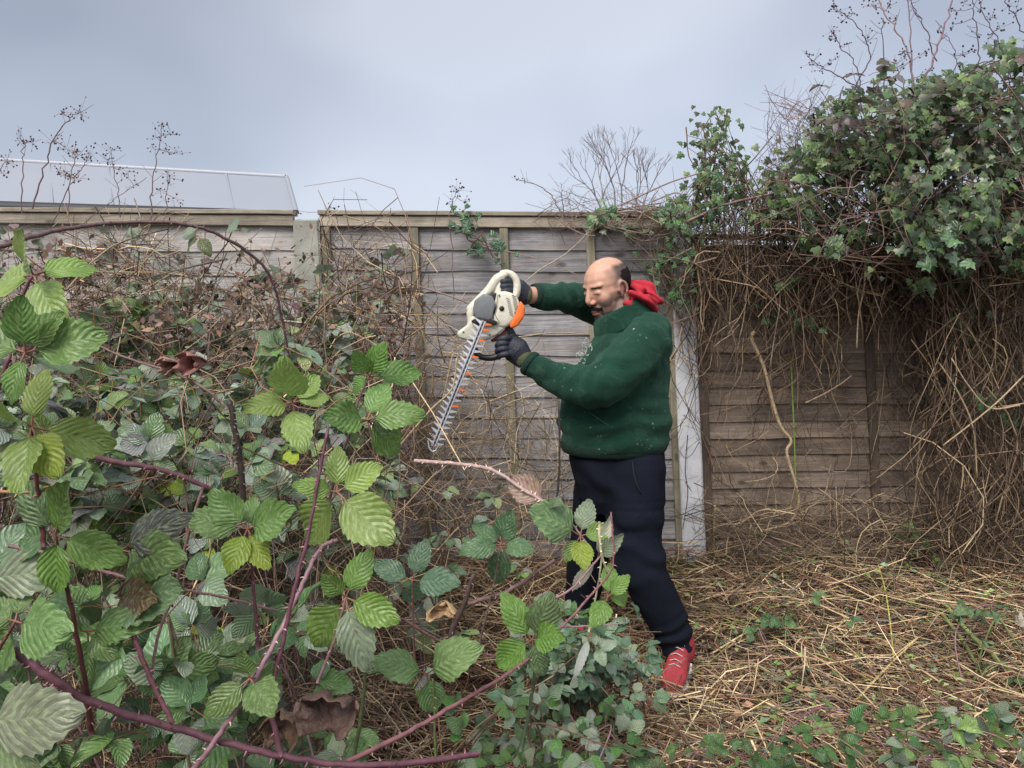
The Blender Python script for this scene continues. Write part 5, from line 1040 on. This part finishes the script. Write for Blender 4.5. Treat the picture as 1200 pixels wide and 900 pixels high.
# ------------------------------------------------------------------ bare tree beyond the fence
tb = P(722, 300, 9.0); root = empty('bare_tree', 'small leafless grey tree showing over the fence behind the man', 'tree', (tb.x, 9.0, .16)); s = Str(); s2 = Str()
s.add([Vector((tb.x, 9, .16)), Vector((tb.x, 9, 1.4)), P(722, 262, 9.0)], .09, .05, (.2, .18, .19), 8)
def grow(p, d, l_, r, depth):
    e_ = p + d * l_; m_ = p.lerp(e_, .5) + Vector((random.gauss(0, 1), random.gauss(0, 1), 0)) * l_ * .05
    (s if depth > 5 else s2).add([p, m_, e_], r, r * .7, (.23, .21, .23), 4 if r < .01 else 6)
    if depth == 0: return
    for k in range(2 if random.random() < .75 else 3):
        nd = (d + Vector((random.gauss(0, .33), random.gauss(0, .33), random.uniform(.0, .25)))).normalized(); grow(e_, nd, l_ * random.uniform(.7, .92), r * .68, depth - 1)
for tx, ty, l_, dd in ((705, 250, .22, (-.35, 0, 1)), (722, 255, .33, (-.05, 0, 1)), (728, 250, .3, (.02, 0, 1)), (742, 255, .22, (.2, 0, 1)), (750, 255, .2, (.3, 0, 1)), (712, 255, .26, (-.2, .1, 1))):
    st_ = P(722, 268, 9.0); q = P(tx, ty, 9.0); s.add([st_ + Vector((0, 0, -.1)), q], .03, .014, (.2, .18, .19), 5); grow(q, Vector(dd).normalized(), l_, .013, 5)
s.build('trunk', M_stalk, root); s2.build('crown', M_stalk, root)

# ------------------------------------------------------------------ ivy
M_ivyst, nt, b, o = newmat('ivy_mass'); a = N(nt, 'ShaderNodeVertexColor', layer_name='Col'); nt.links.new(a.outputs[0], b.inputs['Base Color']); b.inputs['Roughness'].default_value = .38
IVC = ((.045, .085, .03), (.06, .11, .035), (.035, .07, .03), (.10, .16, .05), (.07, .11, .06), (.03, .05, .022), (.13, .19, .07), (.09, .08, .05))
def inpoly(x, y, pl):
    c = False; j = len(pl) - 1
    for i in range(len(pl)):
        if (pl[i][1] > y) != (pl[j][1] > y) and x < (pl[j][0] - pl[i][0]) * (y - pl[i][1]) / (pl[j][1] - pl[i][1]) + pl[i][0]: c = not c
        j = i
    return c
def ivy(label, poly, Y0, Y1, nleaf, nstuff, size, nstem, cols=IVC, group=None, cat='ivy', stemc=BROWN, down=.9):
    xs_ = [p[0] for p in poly]; ys_ = [p[1] for p in poly]
    def smp(front):
        while True:
            x, y = random.uniform(min(xs_), max(xs_)), random.uniform(min(ys_), max(ys_))
            if inpoly(x, y, poly): break
        t = random.random() ** (2.2 if front else .8); return P(x, y, Y0 + (Y1 - Y0) * t)
    seeds_ = []
    while len(seeds_) < max(5, (nleaf + nstuff) // 22):
        x, y = random.uniform(min(xs_), max(xs_)), random.uniform(min(ys_), max(ys_))
        if inpoly(x, y, poly): seeds_.append((x, y, random.random()))
    smp0 = smp
    def smp(front):
        if not front and random.random() < .3: return smp0(front)
        x, y, t = random.choice(seeds_); t = t ** (1.6 if front else .9); sg_ = 11 if nleaf > 150 else 7
        q = P(x + random.gauss(0, sg_), y + random.gauss(0, sg_ * .9), Y0 + (Y1 - Y0) * t + random.gauss(0, .05)); return q
    b0 = P(sum(xs_) / len(xs_), max(ys_), Y1); root = empty('ivy', label, cat, b0, group)
    def orient():
        d = Vector((random.gauss(0, .5), random.uniform(-.7, .1), -down + random.gauss(0, .35))); nrm = Vector((random.gauss(0, .35), -1 + random.gauss(0, .3), random.uniform(.0, 1.1))); return d, nrm
    for k in range(nleaf):
        d, nrm = orient(); put_leaf(random.choice(IVY), 'leaf', root, smp(True), d, nrm, size * random.uniform(.6, 1.25), jit(random.choice(cols), .3))
    if nstuff:
        base = []
        for me in IVY:
            v = np.zeros(len(me.vertices) * 3, np.float32); me.vertices.foreach_get('co', v); base.append(v.reshape(-1, 3))
        tris = np.array([(0, i, i % 12 + 1) for i in range(1, 13)]); VV = []; FF = []; CC = []; n_ = 0
        for k in range(nstuff):
            d, nrm = orient(); y = d.normalized(); z = (nrm - y * nrm.dot(y)).normalized(); x = y.cross(z); M = np.array([x, y, z]) * size * random.uniform(.5, 1.15)
            v = base[k % 4] @ M + np.array(smp(False)); VV.append(v); FF.append(tris + n_); n_ += 13; CC.append(np.tile(np.array(jit(random.choice(cols), .35)), (13, 1)))
        mk('foliage', np.concatenate(VV), np.concatenate(FF), M_ivyst, root, smooth=False, col=np.concatenate(CC), stuff=True)
    st = Str()
    for k in range(nstem):
        a = smp(False); b_ = smp(False); m_ = a.lerp(b_, .5) + Vector((random.gauss(0, .05), 0, random.gauss(0, .05))); st.add(smooth_line([a, m_, b_], 4), random.uniform(.002, .005), .0012, jit(stemc, .3), 4)
    if nstem: st.build('stems', M_twig, root)
    return root
ivy('dark ivy billow at the top right corner', [(1060, 105), (1100, 96), (1130, 88), (1160, 70), (1185, 52), (1260, 35), (1260, 190), (1060, 190)], 3.0, 3.75, 300, 2000, .046, 60)
ivy('dark glossy ivy overhanging the right end of the brown panel', [(1035, 170), (1260, 170), (1260, 300), (1150, 300), (1120, 296), (1090, 312), (1060, 285), (1035, 262)], 2.95, 3.7, 300, 2100, .047, 60)
ivy('ivy shoulder under the dried purple canes', [(958, 130), (985, 118), (1020, 110), (1075, 108), (1075, 200), (940, 200), (945, 165)], 3.2, 3.8, 260, 620, .042, 60)
ivy('ivy spreading over the fence top left of the overhang', [(905, 205), (935, 165), (1050, 180), (1060, 290), (1000, 282), (960, 262), (900, 252)], 3.2, 3.8, 280, 620, .042, 60)
ivy('thin twiggy ivy between the leafy column and the big ivy', [(868, 215), (890, 195), (925, 190), (935, 262), (868, 262)], 3.4, 3.8, 90, 60, .036, 40, stemc=(.22, .16, .14))
ivy('upright ivy column on the white post with a narrow pointed top', [(824, 140), (838, 126), (852, 132), (862, 165), (862, 190), (884, 215), (886, 232), (850, 240), (798, 262), (795, 222), (812, 190), (826, 172)], 3.4, 3.7, 200, 130, .038, 40, cols=IVC + ((.08, .17, .08),), down=1.2)
ivy('tuft of ivy and twigs along the fence top behind the man\'s head', [(690, 244), (740, 238), (800, 225), (815, 262), (800, 285), (740, 268), (690, 262)], 3.45, 3.78, 110, 60, .034, 60, cols=((.10, .19, .07), (.06, .12, .05), (.14, .2, .12)), stemc=(.26, .19, .15))
ivy('ivy hanging down the dark panel right of the bald head', [(745, 262), (812, 262), (812, 330), (795, 375), (770, 370), (760, 320), (700, 290), (700, 262)], 3.5, 3.68, 85, 0, .036, 14, cols=((.08, .17, .07), (.05, .12, .05)), stemc=(.3, .22, .16))
ivy('small dark ivy patch hanging near the top of the dark panel', [(532, 262), (568, 258), (572, 282), (606, 288), (588, 300), (552, 290), (535, 275)], 3.55, 3.68, 50, 0, .036, 6, cols=((.04, .10, .05), (.06, .12, .07)))
ivy('small tuft of ivy on the fence capping above the dark ivy patch', [(540, 246), (548, 244), (556, 246), (556, 253), (540, 253)], 3.66, 3.76, 16, 0, .03, 0, cols=((.05, .12, .05),))
ivy('scattered green ivy leaves among the vines on the brown panel', [(850, 300), (1000, 305), (1010, 370), (950, 420), (870, 400)], 3.5, 3.66, 42, 0, .042, 6, cols=((.07, .16, .05), (.05, .12, .05)))
ivy('dark ivy trailing down the far right of the vine curtain', [(1090, 300), (1260, 290), (1260, 560), (1160, 500), (1100, 420)], 3.3, 3.6, 130, 100, .042, 10, cols=((.03, .09, .03), (.05, .12, .04)))
ivy('pale ivy leaves at the lower edge of the overhang', [(1060, 270), (1130, 262), (1125, 305), (1078, 300)], 2.9, 3.05, 22, 0, .055, 3, cols=((.12, .2, .12), (.08, .16, .08)))
bush2 = [(985, 115), (1000, 150), (1020, 120), (1050, 130), (1090, 128), (1140, 118), (1170, 110), (1130, 150), (1040, 90), (1180, 75), (1120, 140)]
ivy('loose ivy sprays trailing down over the vine curtain from the overhang', [(900, 262), (1260, 275), (1260, 345), (1180, 350), (1120, 330), (1040, 340), (990, 310), (900, 300)], 3.0, 3.45, 150, 60, .042, 18, stemc=(.22, .16, .11), down=1.4)
root = empty('bramble_bush', 'purple and brown bramble leaves poking out over the ivy', 'bramble bush', P(1070, 150, 3.1))
for (x, y) in bush2:
    for k in range(5):
        s = Str(); q = P(x + random.gauss(0, 14), y + random.gauss(0, 14), random.uniform(3.0, 3.2)); sprig(s, root, q, (random.gauss(0, 1), random.uniform(-1, 0), random.gauss(0, .6)), .055, None, n=3, stalk=.04, colf=lambda: jit(random.choice((PURP, (.14, .09, .09), (.09, .07, .05), (.16, .13, .14), DEEP)), .25)); s.build('stalk', M_cane, root)
for a in [('level dark branch arching out of the ivy crown', [(1070, 114), (1098, 103), (1125, 104), (1160, 112)], .009, .005, (.12, .09, .08)), ('pale stick hanging down through the ivy crown', [(1064, 110), (1070, 140), (1080, 184)], .006, .004, (.42, .33, .27)),
          ('tan stick poking from under the overhang', [(994, 303), (1015, 282), (1030, 263), (1062, 238)], .006, .004, (.35, .24, .17)), ('brown stick sloping right under the overhang', [(1002, 232), (1030, 262), (1064, 303)], .005, .004, (.3, .2, .15)),
          ('knotted brown branch along the fence top under the ivy', [(955, 284), (985, 286), (1010, 276), (1040, 268)], .009, .006, (.2, .14, .1)), ('mauve branch rising from fence top to the big ivy', [(800, 262), (850, 240), (900, 228), (950, 215)], .007, .004, (.26, .17, .15)),
          ('long thin mauve cane from fence top up to the leafy column', [(728, 240), (760, 225), (790, 212), (830, 200)], .004, .003, (.27, .17, .15)), ('crossing dark twig in the bright gap', [(838, 232), (858, 256), (872, 278)], .004, .003, (.09, .07, .06)),
          ('thin leaning twig in the bright gap', [(905, 160), (880, 190), (868, 200), (850, 235)], .003, .002, (.14, .1, .1))]:
    stem(a[0], [P(x, y, 3.3 if y < 200 else 3.45) for x, y in a[1]], a[2], a[3], a[4], name='bare_bough', cat='branch')
# ------------------------------------------------------------------ vines on the brown panel
def vine_dir(): return Vector((random.gauss(0, .45), random.gauss(0, .12), -1))
def vs(x0, x1, y0, y1, Y0=3.45, Y1=3.68, lim=None):
    def f():
        while True:
            x, y = random.uniform(x0, x1), random.uniform(y0, y1)
            if lim is None or random.random() < lim(x, y): return P(x, y, random.uniform(Y0, Y1))
    return f
VP = [(.26, .18, .12), (.17, .115, .08), (.10, .07, .05), (.42, .32, .2), (.12, .085, .065), (.07, .05, .04)]
lim1 = lambda x, y: max(0, min(1, ((418 + 110 * max(0, 1 - (x - 808) / 45) + 45 * math.sin(x * .035) + (x - 1040) * .9 * (x > 1040)) - y) / 90))
tangle('curtain of dead vine stems hanging over the upper brown panel', 820, vs(808, 1110, 265, 500, lim=lim1), (.12, .75), (.001, .0042), VP, vine_dir, bend=.22, K=8, name='vine_curtain', cat='dead vine')
tangle('matted vine twigs lying along the top of the brown panel', 700, vs(795, 1215, 250, 345, 3.4, 3.76), (.1, .5), (.001, .004), VP, lambda: Vector((random.gauss(0, 1), random.gauss(0, .3), random.gauss(0, .5))), bend=.35, K=7, name='vine_mat', cat='dead vine')
tangle('dense brown vine thicket filling the fence end at far right', 1050, vs(1085, 1260, 290, 640, 3.2, 3.66, lambda x, y: 1 if x > 1105 + 12 * math.sin(y * .05) else .25), (.2, .9), (.001, .0045), VP, lambda: Vector((random.gauss(0, .5), random.gauss(0, .2), -1)), bend=.2, K=8, name='vine_thicket', cat='dead vine')
tangle('thin dead tendrils spread over the lower brown panel', 300, vs(812, 1110, 400, 650, 3.6, 3.69), (.1, .5), (.0008, .0026), VP, lambda: Vector((random.gauss(0, .7), 0, -1)), bend=.3, K=7, name='vine_tendrils', cat='dead vine')
tangle('dead twigs and tendrils around the white post and its left side', 75, vs(745, 835, 255, 560, 3.55, 3.66, lambda x, y: 1 if y < 380 or x < 790 and x > 778 or x > 812 else .12), (.1, .55), (.0009, .003), VP, lambda: Vector((random.gauss(0, .5), 0, -1)), bend=.3, K=7, name='vine_twigs', cat='dead vine')
tangle('fine twigs standing up along the fence top behind the man', 330, vs(640, 960, 228, 268, 3.6, 3.78), (.06, .32), (.0007, .0022), [(.2, .15, .14), (.3, .2, .16), (.12, .09, .09)], lambda: Vector((random.gauss(0, .8), random.gauss(0, .3), random.uniform(0, 1))), bend=.15, name='fence_top_twigs', cat='twigs')
tangle('bare twigs bristling out of the ivy crown against the sky', 260, vs(900, 1010, 118, 200, 3.3, 3.7), (.08, .3), (.0008, .0025), [(.17, .12, .14), (.26, .18, .17)], lambda: Vector((random.gauss(-.3, .7), random.gauss(0, .3), random.uniform(.1, 1))), bend=.12, name='ivy_crown_twigs', cat='twigs')
tangle('bare brown stems tangled over the face of the ivy overhang', 230, vs(900, 1240, 120, 300, 2.95, 3.4, lambda x, y: 1 if y > 250 - (x - 900) * .5 else .0), (.12, .6), (.0012, .0035), [(.2, .13, .1), (.3, .2, .15), (.12, .08, .07), (.25, .16, .16)], lambda: Vector((random.gauss(0, 1), random.gauss(0, .3), random.gauss(-.3, .8))), bend=.2, K=7, name='ivy_face_stems', cat='dead stems')
tangle('loose stems heaped at the foot of the brown panel', 900, vs(830, 1210, 590, 665, 3.35, 3.68), (.1, .5), (.0009, .003), VP + [(.4, .32, .2)], lambda: Vector((random.gauss(0, 1), random.gauss(0, .4), random.gauss(0, .6))), bend=.2, name='foot_heap', cat='dead stems')
def hv(label, pts, r0, r1, col, Y=3.6): stem(label, [P(x, y, Y) for x, y in pts], r0, r1, col, name='hanging_vine', cat='vine')
hv('thick pale jointed vine running down the brown panel', [(884, 388), (881, 398), (895, 430), (905, 470), (915, 500), (927, 516), (922, 530), (930, 560), (936, 590), (925, 612), (895, 622)], .0095, .006, (.42, .32, .2))
hv('straight green shoot beside the thick pale vine', [(927, 420), (929, 470), (931, 520), (933, 570), (937, 600)], .0045, .0035, (.17, .26, .06))
hv('forked pale stem hanging below the ivy at panel middle', [(1015, 308), (1012, 340), (1006, 370), (1004, 408)], .005, .003, (.42, .33, .24), 3.45)
hv('branch fork slanting right from the hanging forked stem', [(1014, 312), (1024, 345), (1034, 372)], .004, .002, (.42, .33, .24), 3.45)
hv('tan hanging vine near the white post', [(812, 285), (818, 320), (822, 350), (821, 372), (826, 388)], .005, .003, (.4, .3, .18), 3.5)
hv('curved tan vine sweeping right from near the white post top', [(815, 290), (826, 325), (832, 345), (845, 358)], .005, .004, (.36, .27, .17), 3.5)
hv('long thin vine falling to the middle of the brown panel', [(876, 258), (876, 320), (872, 370), (866, 400), (864, 412)], .0035, .002, (.3, .22, .16), 3.5)
hv('long vine bowed right over the upper brown panel', [(908, 300), (914, 350), (910, 380), (902, 430)], .0035, .002, (.32, .24, .18), 3.5)
hv('pale vine crossing the far right thicket diagonally', [(1200, 440), (1170, 470), (1140, 495), (1105, 522)], .004, .003, (.38, .28, .18), 3.15)
hv('second pale diagonal vine at the far right', [(1195, 475), (1160, 478), (1135, 452), (1115, 420)], .004, .003, (.36, .27, .18), 3.15)
hv('bowed tan vine at right of the planks', [(1100, 425), (1120, 455), (1140, 500), (1145, 560)], .004, .003, (.38, .29, .18), 3.2)
hv('vine stem slanting over the right planks towards the ground', [(1085, 490), (1078, 520), (1074, 560), (1072, 600)], .005, .003, (.34, .26, .16), 3.6)
hv('dark stick propped against the lower brown panel', [(1070, 560), (1050, 578), (1030, 596), (1018, 610)], .005, .004, (.07, .05, .045), 3.6)
hv('tan stick sloping across the planks right of the thick vine', [(944, 472), (965, 462), (985, 450), (998, 440)], .0045, .003, (.38, .28, .18), 3.6)
hv('vine running down the middle of the white post', [(793, 300), (790, 340), (793, 375), (800, 410), (810, 440)], .004, .0025, (.38, .27, .2), 3.62)
hv('curling vine down the lower white post', [(806, 510), (803, 550), (806, 580), (800, 620)], .0025, .002, (.1, .07, .06), 3.64)
